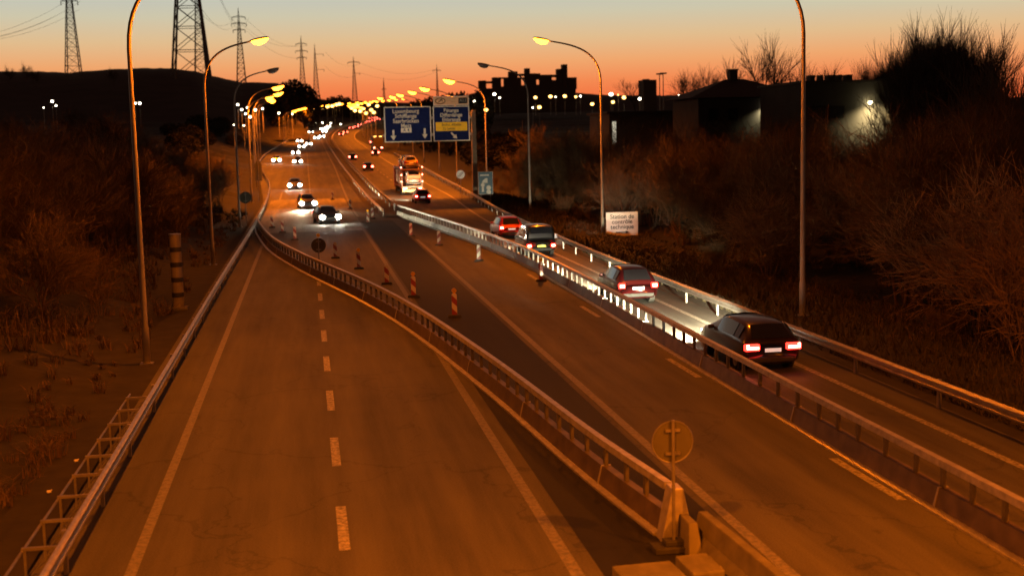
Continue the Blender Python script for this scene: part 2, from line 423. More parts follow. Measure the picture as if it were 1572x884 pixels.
# ------------------------------------------------------------------ street lamps
def lamp_proto(reach, height, lit, mirror, big=1.0):
    sx = -1 if mirror else 1
    root = empty('street_lamp')
    mb = MB()
    k = reach/3.2; zt = height-2.75
    pts = [(0, 0, -.3), (0, 0, 1.2), (0, 0, 1.3), (0, 0, zt*.5), (0, 0, zt)]; rad = [.12, .12, .10, .088, .072]
    for i in range(1, 15):
        t = i/14; P = ((0, zt), (.02, zt+2.1), (1.35*k, zt+2.45), (2.75*k, zt+2.72))
        x = sum(c*p[0] for c, p in zip(((1-t)**3, 3*t*(1-t)**2, 3*t*t*(1-t), t**3), P)); z = sum(c*p[1] for c, p in zip(((1-t)**3, 3*t*(1-t)**2, 3*t*t*(1-t), t**3), P))
        pts.append((sx*x, 0, z)); rad.append(.072-.024*t)
    mb.tube(pts, rad, 10); mb.build('pole', M_POLE, root, smooth=True)
    mb = MB(); mb.box((0, 0, .02), (.42, .42, .05)); mb.build('base_plate', M_STEEL, root)
    hx = 2.7*k; hz = height-.03
    a = R(11)
    H = empty_head = MB()
    secs = [(0, .07, .05), (.12, .12, .09), (.4, .17, .12), (.85, .17, .12), (1.08, .12, .08), (1.15, .05, .04)]
    rings = []
    for (u, w, h) in secs:
        u *= big; w *= big; h *= big
        cx = hx+u*math.cos(a); cz = hz+u*math.sin(a)
        o = len(H.v)
        for q in range(10):
            t = math.pi*q/9
            H.v.append((sx*(cx-h*math.sin(t)*math.sin(a)), w*math.cos(t), cz+h*math.sin(t)*math.cos(a)))
        rings.append(o)
    for o1, o2 in zip(rings, rings[1:]):
        for q in range(10): H.f.append((o1+q, o1+(q+1) % 10, o2+(q+1) % 10, o2+q))
    H.build('lamp_head', M_HOUS, root, smooth=True)
    Lm = MB(); rings = []
    for (u, w, h) in [(.10, .07, .04), (.22, .20, .24), (.52, .25, .33), (.86, .22, .26), (1.10, .10, .08)]:
        u *= big; w *= big; h *= big
        cx = hx+u*math.cos(a); cz = hz+u*math.sin(a)-.004; o = len(Lm.v)
        for q in range(10):
            t = math.pi*q/9
            Lm.v.append((sx*(cx+h*math.sin(t)*math.sin(a)), w*math.cos(t), cz-h*math.sin(t)*math.cos(a)))
        rings.append(o)
    for o1, o2 in zip(rings, rings[1:]):
        for q in range(9): Lm.f.append((o1+q, o2+q, o2+q+1, o1+q+1))
    o = rings[0]; Lm.f.append(tuple(o+q for q in range(10))); o = rings[-1]; Lm.f.append(tuple(o+q for q in reversed(range(10))))
    Lm.build('lens', M_LENSL if lit else M_LENSU, root, smooth=True)
    root['head'] = (sx*(hx+.6*math.cos(a)), hz+.6*math.sin(a)-.36*big-.04)
    return root
protos = {}
def lamp(X, Y, reach, height, lit, right, label, group, power=0, dz=0):
    big = 1.0 if Y < 130 else 1.35 if Y < 380 else 1.7
    key = (reach, height, lit, right, big)
    if key not in protos: o = protos[key] = lamp_proto(reach, height, lit, right, big)
    else: o = copy_tree(protos[key])
    for c in list(o.children):
        if c.type == 'LIGHT': bpy.data.objects.remove(c)
    o.location = (X, Y, (ground(X, Y) if abs(X) < 40 and Y < 400 else prof(Y))+dz)
    tag(o, label, 'street lamp', group)
    if power:
        hx, hz = o['head']
        spot('lamp_light', o, (hx, 0, hz), (0, R(8) if not right else R(-8), 0), power, SODIUM, 158, .45, .2)
    return o
GL, GR = 'street lamps along the left verge', 'street lamps along the right verge'
lamp(-5.6, 9, 3.2, 13, True, False, 'nearest left verge lamp standing beside the foreground rail', GL, LAMP_W*1.0)
lamp(-5.45, 43, 3.2, 13, True, False, 'tall lamp post left of the striped camera column, its arm leaving the top', GL, LAMP_W*.36)
lamp(-5.65, 77, 3.2, 13, True, False, 'lit lamp on the left verge with its arm against the big pylon', GL, LAMP_W*.22)
lamp(-5.7, 110, 3.2, 13, False, False, 'unlit lamp on the left verge behind the brightest lit one', GL)
for i, (Y, X, lab) in enumerate([(150, -6.3, 'first lit left verge lamp beyond the unlit one'), (183, -6.9, 'second lit left verge lamp beyond the unlit one'),
                                (216, -9.0, 'third lit left verge lamp beyond the unlit one'), (250, -9.7, 'fourth lit left verge lamp beyond the unlit one'),
                                (286, -10.2, 'fifth lit left verge lamp beyond the unlit one'), (325, -11, 'sixth lit left verge lamp beyond the unlit one')]):
    lamp(X, Y, 3.2, 13, True, False, lab, GL, LAMP_W*.8)
for Y in range(420, 760, 24):
    lamp(-6.6+curve(Y), Y, 3.2, 10, True, False, 'tiny distant lit lamp in the far row left of the road', GL, LAMP_W*.5 if Y < 560 else 0)
lamp(18.3, 9, 4.0, 13, True, True, 'nearest right verge lamp standing beside the foreground rail', GR, LAMP_W*1.1)
lamp(17.9, 44.5, 4.0, 13, True, True, 'tall right lamp post behind the nearest dark estate car', GR, LAMP_W*.13)
lamp(19.6, 84, 4.0, 13, True, True, 'lit lamp on the right verge beside the white station sign', GR, LAMP_W*.5)
lamp(19.9, 114, 4.0, 13, False, True, 'unlit lamp on the right verge in front of the factory', GR)
for Y, X, lab in [(149.5, 21.0, 'first lit right verge lamp beyond the unlit one, over the exit sign'), (177, 20.7, 'second lit right verge lamp beyond the unlit one'), (212, 21.9, 'third lit right verge lamp beyond the unlit one'),
                  (247, 22.5, 'fourth lit right verge lamp beyond the unlit one'), (282, 23.4, 'fifth lit right verge lamp beyond the unlit one'), (320, 23, 'sixth lit right verge lamp beyond the unlit one')]:
    lamp(X, Y, 4.0, 13, True, True, lab, GR, LAMP_W*.8)
for Y in range(366, 760, 24):
    lamp(20+curve(Y), Y, 4.0, 11, True, True, 'tiny distant lit lamp in the far row right of the road', GR, LAMP_W*.5 if Y < 560 else 0)

# ------------------------------------------------------------------ guard rails and barriers
def resample(ctrl, step):
    pts = []
    C = [Vector((c[0], c[1], 0)) for c in ctrl]; C = [2*C[0]-C[1]]+C+[2*C[-1]-C[-2]]
    for i in range(1, len(C)-2):
        p0, p1, p2, p3 = C[i-1:i+3]; m = max(2, int((p2-p1).length/(step*.25)))
        for k in range(m):
            t = k/m
            pts.append(.5*((2*p1)+(p2-p0)*t+(2*p0-5*p1+4*p2-p3)*t*t+(3*p1-p0-3*p2+p3)*t**3))
    pts.append(C[-2])
    out = [pts[0]]; acc = 0
    for a, b in zip(pts, pts[1:]):
        acc += (b-a).length
        if acc >= step: out.append(b); acc = 0
    if (out[-1]-pts[-1]).length > step*.3: out.append(pts[-1])
    return out
WB = [(0, .44), (.03, .47), (.08, .50), (.08, .545), (.03, .575), (.0, .60), (.03, .625), (.08, .655), (.08, .70), (.03, .73), (0, .755), (-.012, .755), (-.012, .44)]
def guard_rail(ctrl, side, label, group, step=4.0, every=1):
    pts = resample(ctrl, step); ys = prof
    sx, sy = pts[0].x, pts[0].y
    root = tag(empty('guard_rail', (sx, sy, prof(sy))), label, 'guard rail', group)
    loc = [(p.x-sx, p.y-sy, prof(p.y)-prof(sy)) for p in pts]
    mb = MB(); mb.sweep(loc, [(side*u, w) for u, w in WB]); mb.build('rail', M_STEEL, root)
    pb = MB(); pb.box((0, 0, .27), (.07, .12, .98))
    post = None; n = 0
    for i, l in enumerate(loc):
        if i % every or n >= 100: continue
        d = Vector(loc[min(i+1, len(loc)-1)])-Vector(loc[max(i-1, 0)]); rz = math.atan2(-d.x, d.y)
        if post is None: post = o = pb.build('post', M_STEEL, root)
        else: o = post.copy(); col.objects.link(o); o.parent = root
        o.location = (l[0]-side*.055*math.cos(rz), l[1]-side*.055*math.sin(rz), l[2]); o.rotation_euler = (0, 0, rz); n += 1
    return root
guard_rail([(-4.2, 2), (-4.24, 30), (-4.28, 60), (-4.22, 90), (-4.25, 110), (-4.5, 150), (-5.3, 185), (-7.3, 222), (-9.2, 262)], 1, 'long steel guard rail along the left edge of the closed carriageway', 'guard rails')
guard_rail([(-9.6, 270), (-9.2, 330), (-5.0, 440)], 1, 'far steel guard rail left of the oncoming headlights', 'guard rails', 6)
guard_rail([(15.75, 2), (15.7, 30), (15.55, 60), (15.8, 80), (16.6, 108), (18.2, 140), (19.1, 172), (20.2, 230), (20.4, 300)], -1, 'steel guard rail on posts along the right verge beside the queue', 'guard rails')
guard_rail([(6.75, 117), (6.7, 200), (6.7, 330), (7.2, 440), (13.5, 560), (24, 650)], -1, 'median guard rail facing the oncoming headlights', 'guard rails', 6)
guard_rail([(8.45, 126), (8.55, 200), (8.6, 330), (9.0, 440), (15.3, 560), (26, 650)], 1, 'median guard rail facing the red tail lights', 'guard rails', 6)
# second rail with spacers behind the left one, close to the bridge
t = tag(empty('rail_ladder', (-4.62, 16, 0)), 'ladder like twin rail of crossbars behind the left guard rail', 'rail frame')
mb = MB(); mb.tube([(-.22, 0, .62), (-.22, 18.4, .62)], .025, 6); mb.build('side_rail', M_STEEL, t)
for k in range(12):
    mb = MB(); mb.box((.08, .6+1.55*k, .66), (.62, .06, .05)); mb.build('crossbar', M_STEEL, t)
    mb = MB(); mb.box((-.18, .6+1.55*k, .28), (.04, .04, .7)); mb.tube([(-.18, .6+1.55*k, .1), (.2, .6+1.55*k, .55)], .015, 5); mb.build('post', M_STEEL, t)

def safety_barrier(ctrl, label, pitch, y_end=None):
    pts = resample(ctrl, pitch); sx, sy = pts[0].x, pts[0].y
    root = tag(empty('safety_barrier', (sx, sy, 0)), label, 'barrier', 'temporary steel safety barriers')
    loc = [(p.x-sx, p.y-sy, 0) for p in pts]
    mb = MB(); mb.sweep(loc, [(-.09, .84), (-.07, .965), (.07, .965), (.09, .84)]); mb.build('top_rail', M_BARR, root)
    mb = MB(); mb.sweep(loc, [(-.17, .07), (-.085, .44), (.085, .44), (.17, .07)]); mb.build('lower_panel', M_BARRD, root)
    mb = MB(); mb.sweep(loc, [(-.30, .0), (-.30, .045), (-.2, .075), (.2, .075), (.30, .045), (.30, .0)]); mb.build('foot_flange', M_BARR, root)
    ub = MB(); ub.box((0, 0, .64), (.075, .10, .415)); up = None
    jb = MB(); jb.box((0, 0, .25), (.40, .06, .40), taper=.5)
    for i, l in enumerate(loc[:100]):
        d = Vector(loc[min(i+1, len(loc)-1)])-Vector(loc[max(i-1, 0)]); rz = math.atan2(-d.x, d.y)
        if up is None: up = o = ub.build('upright', M_UPR, root)
        else: o = up.copy(); col.objects.link(o); o.parent = root
        o.location = l; o.rotation_euler = (0, 0, rz)
        if i % 6 == 3:
            j = jb.build('joint_plate', M_BARR, root); j.location = l; j.rotation_euler = (0, 0, rz)
    return root, pts
BA, ptsA = safety_barrier([(6.18, 21.6), (5.7, 26.2), (5.0, 35.2), (3.8, 47.0), (2.3, 57.0), (-.3, 70.8), (-2.3, 84), (-3.65, 99), (-4.1, 107)], 'temporary steel barrier curving across the closed carriageway to the left rail', .95)
BB, ptsB = safety_barrier([(11.55, 12), (11.62, 26.2), (11.75, 40), (11.95, 56), (11.9, 70), (11.2, 84), (10.0, 99), (8.3, 119)], 'temporary steel barrier between the contraflow lane and the queue of cars', 1.09)
# end of the curved barrier: a sloped end plate and concrete pieces near the bridge
t = tag(empty('barrier_end', (6.22, 21.2, 0)), 'sloping steel end piece where the curved barrier stops', 'barrier end')
mb = MB(); mb.prism([(-.3, 0), (.3, 0), (.1, .96), (-.1, .96)], -.05, .35); mb.build('end_plate', M_BARR, t, bevel=.015)
mb = MB(); mb.box((.05, -.5, .28), (.26, .95, .56), taper=.6); mb.build('nose', M_CONC, t, bevel=.02)
JB = [(-.32, 0), (-.32, .08), (-.15, .26), (-.08, .58), (.08, .58), (.15, .26), (.32, .08), (.32, 0)]
mb = MB(); mb.sweep([(6.62, 21.0, 0), (6.8, 17, 0), (7.1, 9, 0)], JB); tag(mb.build('concrete_barrier', M_CONC, bevel=.02), 'concrete wall carrying on from the end of the curved barrier', 'barrier')
mb = MB(); mb.box((0, 0, .12), (1.0, .9, .24), .06); o = mb.build('concrete_block', M_CONC, bevel=.03); o.location = (5.15, 19.1, 0); tag(o, 'low concrete block at the bottom edge under the round sign, left one', 'concrete block', 'concrete blocks at the barrier end')
o2 = o.copy(); col.objects.link(o2); o2.location = (6.02, 19.25, .02); o2.scale = (.55, 1, 1.05); tag(o2, 'low concrete block touching the concrete wall below the round sign', 'concrete block', 'concrete blocks at the barrier end')

# ------------------------------------------------------------------ traffic signs near the road
def round_back_sign(X, Y, dia, zc, label, base=False, lampy=False):
    t = tag(empty('round_sign', (X, Y, prof(Y))), label, 'road sign', 'round signs seen from behind')
    mb = MB(); mb.tube([(0, -.03, .05 if base else -.2), (0, -.03, zc+dia*.5+.03)], .03, 8); mb.build('pole', M_STEEL, t)
    mb = MB(); mb.disc((0, .02, zc), dia/2, .012, 'Y', 32); mb.build('panel', M_ALU, t)
    mb = MB(); rr = dia/2
    mb.tube([(rr*math.cos(2*math.pi*k/32), .015, zc+rr*math.sin(2*math.pi*k/32)) for k in range(33)], .012, 5); mb.build('rim', M_STEEL, t)
    mb = MB(); mb.box((0, -.005, zc+dia*.28), (.26, .035, .05)); mb.box((0, -.005, zc-dia*.28), (.26, .035, .05)); mb.build('bracket', M_STEEL, t)
    if base:
        mb = MB(); mb.box((0, 0, .06), (.75, .42, .11)); mb.box((0, 0, .16), (.35, .25, .1)); mb.build('foot', M_BLACK, t, bevel=.02)
    if lampy:
        mb = MB(); mb.disc((0, .0, zc+dia*.5+.16), .1, .1, 'Y', 16); mb.build('warning_lamp', M_SIGNY, t)
    return t
p = at(1034, 846); round_back_sign(p.x, p.y, .72, 1.92, 'large grey back of a round sign on a pole by the barrier end', base=True)
round_back_sign(.50, 70.5, .80, 1.42, 'dark round sign back behind the curved barrier facing the headlights', lampy=True)
round_back_sign(-5.25, 112, 1.0, 2.35, 'pale round sign back on the left verge below the arrow board')
t = tag(empty('arrow_board', (-5.5, 152, ground(-5.5, 152))), 'tall pointed sign back on the left verge by the rail bend', 'road sign')
mb = MB(); mb.tube([(0, -.04, -.2), (0, -.04, 4.9)], .04, 8); mb.build('pole', M_STEEL, t)
mb = MB(); mb.prism([(-.38, 2.4), (.38, 2.4), (.38, 4.3), (0, 5.0), (-.38, 4.3)], 0, .03); mb.build('panel', M_ALU, t)
t = tag(empty('small_road_sign', (-6.4, 152, ground(-6.4, 152))), 'slim post with a small plate left of the pointed sign back', 'road sign')
mb = MB(); mb.tube([(0, 0, -.2), (0, 0, 5.4)], .05, 8); mb.build('pole', M_STEEL, t)
mb = MB(); mb.box((.2, -.05, 5.1), (.5, .03, .5)); mb.build('panel', M_ALU, t)

# white technical station sign
SY = 88.0
p = far(955, 344, SY)
t = tag(empty('information_sign', (p.x, SY, ground(p.x, SY))), 'white Station de contrôle technique sign with black arrow on the right verge', 'road sign')
zc = p.z-ground(p.x, SY)
mb = MB(); mb.box((0, 0, zc), (2.3, .04, 1.68)); mb.build('panel', M_PANELW, t, bevel=.01)
mb = MB(); mb.box((0, .012, zc), (2.37, .04, 1.75)); mb.build('frame', M_ALU, t)
for sx in (-.7, .7):
    mb = MB(); mb.tube([(sx, .07, -.2), (sx, .07, zc+.7)], .035, 8); mb.build('post', M_STEEL, t)
for k, s in enumerate(('Station de', 'contrôle', 'technique')): text(s, .43, M_SIGNK, t, (0, -.024, zc+.52-.36*k))
mb = MB(); mb.prism([(-.45, zc-.61), (.25, zc-.61), (.25, zc-.69), (.5, zc-.575), (.25, zc-.46), (.25, zc-.54), (-.45, zc-.54)], -.032, -.022); mb.build('arrow', M_SIGNK, t)

# end of speed limit sign, blue board
p = far(707, 268, 141)
t = tag(empty('speed_sign', (p.x, 141, ground(p.x, 141))), 'small white round end of limit sign with a diagonal stroke', 'road sign'); zc = p.z-ground(p.x, 141)
mb = MB(); mb.tube([(0, .05, -.2), (0, .05, zc+.4)], .035, 8); mb.build('pole', M_STEEL, t)
mb = MB(); mb.disc((0, 0, zc), .47, .02, 'Y', 32); mb.build('panel', mat('emissive_white', (.85, .83, .8), .35, var=0, emit=(1, .75, .5), es=.25), t)  # faint emission stands in for light thrown back by the panel
for k in (-.07, 0, .07):
    mb = MB(); mb.tube([(-.28+k, -.016, zc-.28-k), (.28+k, -.016, zc+.28-k)], .016, 4); mb.build('stroke', M_SIGNK, t)
p = far(745.5, 281, 131)
t = tag(empty('blue_information_board', (p.x, 131, ground(p.x, 131))), 'upright blue information board with white shapes beside the sign mast', 'road sign'); zc = p.z-ground(p.x, 131)
mb = MB(); mb.box((0, 0, zc), (1.5, .04, 2.3)); mb.build('panel', mat('info_blue', (.04, .13, .22), .4, var=.1), t)
mb = MB(); mb.tube([(-.74, -.01, zc-1.15), (.74, -.01, zc-1.15), (.74, -.01, zc+1.15), (-.74, -.01, zc+1.15), (-.74, -.01, zc-1.15)], .03, 4); mb.build('border', M_SIGNW, t)
mb = MB(); mb.prism([(-.4, zc+.0), (.2, zc+.0), (.2, zc+.45), (0, zc+.5), (-.3, zc+.25)], -.035, -.021); mb.disc((-.3, -.028, zc-.2), .2, .014); mb.box((-.3, -.028, zc-.62), (.2, .014, .6)); mb.disc((.3, -.028, zc-.5), .24, .014); mb.disc((.3, -.028, zc-.92), .24, .014)
mb.box((-.1, -.028, zc+.8), (.9, .014, .14)); mb.build('pictogram', M_SIGNW, t)
for sx in (-.5, .5):
    mb = MB(); mb.tube([(sx, .06, -.2), (sx, .06, zc+1)], .04, 8); mb.build('post', M_STEEL, t)

# gantry with two blue signs
GY = 147.0
def sx_of(px): return far(px, 200, GY).x
t = tag(empty('sign_mast', (sx_of(728), GY+.5, ground(sx_of(728), GY+.5))), 'thick brown cantilever mast holding the two blue motorway signs', 'sign mast')
bz = ground(sx_of(728), GY+.5)
mb = MB(); mb.box((0, 0, 5.0-bz), (.62, .55, 10.2), taper=.8); mb.build('column', mat('mast_paint', (.24, .18, .12), .6, .1, var=.15), t, bevel=.03)
L_ = sx_of(590)-sx_of(728)
for z in (7.4, 9.3):
    mb = MB(); mb.box((L_/2, 0, z-bz), (-L_+.3, .3, .32)); mb.build('arm', M_POLE, t)
def blue_sign(px0, px1, py0, py1, label):
    c = far((px0+px1)/2, (py0+py1)/2, GY); a = far(px0, (py0+py1)/2, GY); b = far((px0+px1)/2, py0, GY)
    w = (c.x-a.x)*2; h = (b.z-c.z)*2
    t = tag(empty('direction_sign', (c.x, GY, c.z)), label, 'motorway sign', 'blue motorway signs on the mast')
    mb = MB(); mb.box((0, .03, 0), (w, .06, h)); mb.build('panel', M_SIGNB, t, bevel=.02)
    mb = MB()
    e = .11
    for (cx, cz, ww, hh) in ((0, h/2-e/2, w, e), (0, -h/2+e/2, w, e), (-w/2+e/2, 0, e, h-2*e), (w/2-e/2, 0, e, h-2*e)): mb.box((cx, -.005, cz), (ww, .02, hh))
    mb.build('border', M_SIGNG, t)
    return t, w, h
def arrow(parent, x, z, ang, s=1.0):
    P = [(-.11, .55), (.11, .55), (.11, -.1), (.33, -.1), (0, -.62), (-.33, -.1), (-.11, -.1)]
    ca, sa = math.cos(ang), math.sin(ang)
    mb = MB(); mb.prism([(x+s*(u*ca-v*sa), z+s*(u*sa+v*ca)) for u, v in P], -.014, -.002); mb.build('arrow', M_SIGNG, parent)
t, w, h = blue_sign(590, 662, 164, 218.5, 'wide blue motorway sign listing Luxembourg with two downward arrows')
for k, s in enumerate(('Luxembourg', 'Schifflange', 'Saarbrücken', 'Metz')): text(s, .66, M_SIGNG, t, (-.2, -.006, h/2-.52-.55*k), sx=.9)
mb = MB(); mb.box((-.2, -.006, h/2-2.67), (1.2, .02, .5)); mb.build('route_badge', M_SIGNG, t); text('A 4', .5, M_SIGNB, t, (-.2, -.022, h/2-2.67))
arrow(t, -w/2+1.0, -h/2+.85, 0); arrow(t, w/2-.75, -h/2+.95, 0)
t, w, h = blue_sign(665, 721, 163, 217, 'narrower blue exit sign with yellow panel and slanted arrow beside the mast')
for k, s in enumerate(('Pétange', 'Differdange', 'Ehlerange')): text(s, .62, M_SIGNG, t, (0, -.006, h/2-.5-.53*k), sx=.88)
mb = MB(); mb.box((0, -.006, -.33), (w-.55, .02, 1.0)); mb.build('yellow_panel', M_SIGNY, t); text('Esch-s.-Alzette', .44, M_SIGNK, t, (0, -.022, -.12), sx=.85); text('Z.I. Lankelz', .36, M_SIGNK, t, (-.3, -.022, -.58), sx=.85)
arrow(t, .25, -h/2+.65, R(45), .85)
c = far(692.5, 155, GY)
b_, W_ = empty('exit_header_sign', (c.x, GY, c.z)), 4.1
tag(b_, 'pale exit header plate with A13 badge above the narrower blue sign', 'motorway sign')
mb = MB(); mb.box((0, .03, 0), (W_, .06, 1.05)); mb.build('panel', mat('header_cream', (.75, .42, .22), .45, .8, var=.06), b_, bevel=.02)
mb = MB()
for (cx, cz, ww, hh) in ((0, .48, W_, .08), (0, -.48, W_, .08), (-W_/2+.04, 0, .08, .88), (W_/2-.04, 0, .08, .88)): mb.box((cx, -.005, cz), (ww, .02, hh))
mb.build('border', M_SIGNG, b_)
mb = MB(); ov = [(.55*math.cos(2*math.pi*k/24)-1.25, .33*math.sin(2*math.pi*k/24)) for k in range(25)]
mb.tube([(x, -.01, z) for x, z in ov], .04, 4); mb.tube([(-1.5, -.01, -.15), (-1.05, -.01, .16)], .04, 4); mb.tube([(-1.3, -.01, .16), (-1.03, -.01, .18), (-1.0, -.01, -.05)], .035, 4); mb.build('exit_symbol', M_SIGNK, b_)
mb = MB(); mb.box((1.35, -.006, 0), (1.0, .02, .64)); mb.build('route_badge', M_SIGNK, b_); text('A13', .5, mat('badge_letters', (.5, .4, .3), .5, var=0), b_, (1.35, -.022, 0))

# ------------------------------------------------------------------ beacons and the camera column
def beacon_proto(m, lampy):
    t = empty('delineator_beacon')
    mb = MB(); mb.box((0, 0, .05), (.55, .30, .10), taper=.85); mb.build('foot', M_BLACK, t, bevel=.015)
    mb = MB(); mb.prism([(-.105, .10), (.105, .10), (.105, .90), (.07, .96), (-.07, .96), (-.105, .90)], -.03, .03); mb.build('panel', m, t, bevel=.01)
    if lampy:
        mb = MB(); mb.disc((0, 0, 1.07), .095, .09, 'Y', 16); mb.box((0, 0, .965), (.06, .06, .05)); mb.build('warning_lamp', M_SIGNY, t)
    return t
bp = {}
def beacon(X, Y, other, lampy, label, rz=0):
    k = (other, lampy)
    if k not in bp: o = bp[k] = beacon_proto(M_BEACB if other else M_BEAC, lampy)
    else: o = copy_tree(bp[k])
    o.location = (X, Y, prof(Y)); o.rotation_euler = (0, 0, rz)
    tag(o, label, 'traffic beacon', 'striped traffic beacons')
ORD = ['first', 'second', 'third', 'fourth', 'fifth', 'sixth', 'seventh', 'eighth']
for i, (px, py) in enumerate([(697, 448), (634, 422), (593, 405), (550, 385), (514, 371), (452, 347), (433, 337), (417, 331)]):
    p = at(px, py, 1.02); beacon(p.x, p.y, False, i < 2 or i == 3, ORD[i]+' red and white beacon from the near end along the curved barrier')
for i, (px, py) in enumerate([(735, 401), (674, 377), (631, 363)]):
    p = at(px, py); beacon(p.x, p.y, True, False, ORD[i]+' beacon from the near end along the contraflow right edge')
p = at(826, 432); beacon(11.2, p.y, False, True, 'bright beacon leaning on the straight barrier beside the black van')
p = at(565, 343); beacon(p.x, p.y, False, True, 'beacon with a lamp at the start of the median rail')
p = at(572, 336); beacon(p.x, p.y, True, False, 'beacon just behind the one with a lamp at the median end')
p = at(509, 308); beacon(2.9, 150, False, False, 'beacon standing alone in the lane behind the oncoming cars')
p = at(531, 322); beacon(4.3, 132, False, False, 'beacon beside the middle oncoming car')
t = tag(empty('speed_camera_column', (-5.75, 57, ground(-5.75, 57))), 'tall banded speed camera column on the left verge', 'speed camera')
gz = 3.3
for k in range(5):
    z0 = .05+k*gz/5; mb = MB(); mb.disc((0, 0, z0+gz/10-.05), .25, gz/5-.12, 'Z', 20); mb.build('casing', mat('camera_casing', (.21, .19, .16), .5, .2, var=.15), t)
    if k: mb = MB(); mb.disc((0, 0, z0-.06), .262, .2, 'Z', 20); mb.build('dark_band', M_SIGNK, t)
mb = MB(); mb.disc((0, 0, gz-.02), .27, .06, 'Z', 20); mb.build('cap', M_STEEL, t)
mb = MB(); mb.box((0, 0, 0), (.8, .8, .2)); mb.build('plinth', M_CONC, t)

# ------------------------------------------------------------------ vehicles
KINDS = {
 'hatchback': dict(L=4.2, st=[(-2.12, .74, .34, .70, .78, .62), (-2.05, .85, .24, .90, .98, .70), (-1.92, .875, .22, .95, 1.10, .68), (-1.55, .885, .2, .97, 1.43, .60), (-1.15, .89, .2, .96, 1.49, .60), (-.4, .89, .2, .95, 1.52, .61), (.35, .89, .2, .94, 1.47, .60), (.75, .885, .2, .93, 1.26, .65), (1.2, .88, .2, .92, .99, .76), (1.75, .86, .22, .82, .88, .72), (2.0, .82, .25, .70, .76, .66), (2.1, .70, .32, .56, .60, .56)], cab=(3, 6), rw=(1, 3), ws=(6, 8)),
 'estate': dict(L=4.6, st=[(-2.32, .76, .34, .72, .80, .66), (-2.25, .87, .24, .92, 1.00, .72), (-2.12, .895, .22, .96, 1.12, .69), (-1.78, .905, .2, .97, 1.40, .62), (-1.35, .91, .2, .97, 1.46, .62), (-.4, .91, .2, .96, 1.49, .63), (.35, .91, .2, .95, 1.44, .61), (.8, .905, .2, .94, 1.24, .66), (1.3, .90, .2, .92, .99, .78), (1.9, .88, .22, .82, .88, .74), (2.2, .84, .25, .70, .76, .68), (2.3, .72, .32, .56, .60, .58)], cab=(3, 6), rw=(1, 3), ws=(6, 8)),
 'van': dict(L=4.4, st=[(-2.2, .78, .34, .80, .90, .72), (-2.15, .87, .26, 1.00, 1.30, .76), (-2.08, .89, .24, 1.03, 1.72, .74), (-1.9, .90, .22, 1.04, 1.82, .74), (-1.2, .90, .22, 1.03, 1.85, .75), (-.3, .90, .22, 1.02, 1.85, .75), (.6, .90, .22, 1.02, 1.78, .73), (1.05, .89, .22, 1.01, 1.45, .74), (1.45, .88, .22, 1.0, 1.10, .78), (1.95, .86, .24, .92, .98, .74), (2.12, .82, .28, .76, .82, .68), (2.2, .70, .34, .6, .64, .58)], cab=(2, 6), rw=(1, 2), ws=(6, 8)),
}
PAINT = lambda n, c, metal=.4: mat(n, c, .28, metal, var=.06, coat=.6)
P_RED = PAINT('red_car_paint', (.32, .02, .015)); P_DRED = PAINT('dark_red_car_paint', (.045, .005, .006)); P_DARK = PAINT('dark_grey_car_paint', (.026, .018, .018))
P_BLK = PAINT('black_car_paint', (.014, .014, .015)); P_WHT = PAINT('white_car_paint', (.68, .67, .65), 0); P_SIL = PAINT('silver_car_paint', (.38, .38, .38))
def ring(s):
    y, w, zl, zb, zr, wr = s
    a = zr-zb
    h = [(0, zl), (.82*w, zl), (w*.98, zl+.14), (w, zl+(zb-zl)*.55), (w*.985, zb-.05), (w*.95, zb), (wr+.02, zb+a*.86), (wr-.07, zb+a*.97), (0, zr+.012)]
    return [Vector((x, y, z)) for x, z in h]+[Vector((-x, y, z)) for x, z in h[-2:0:-1]]
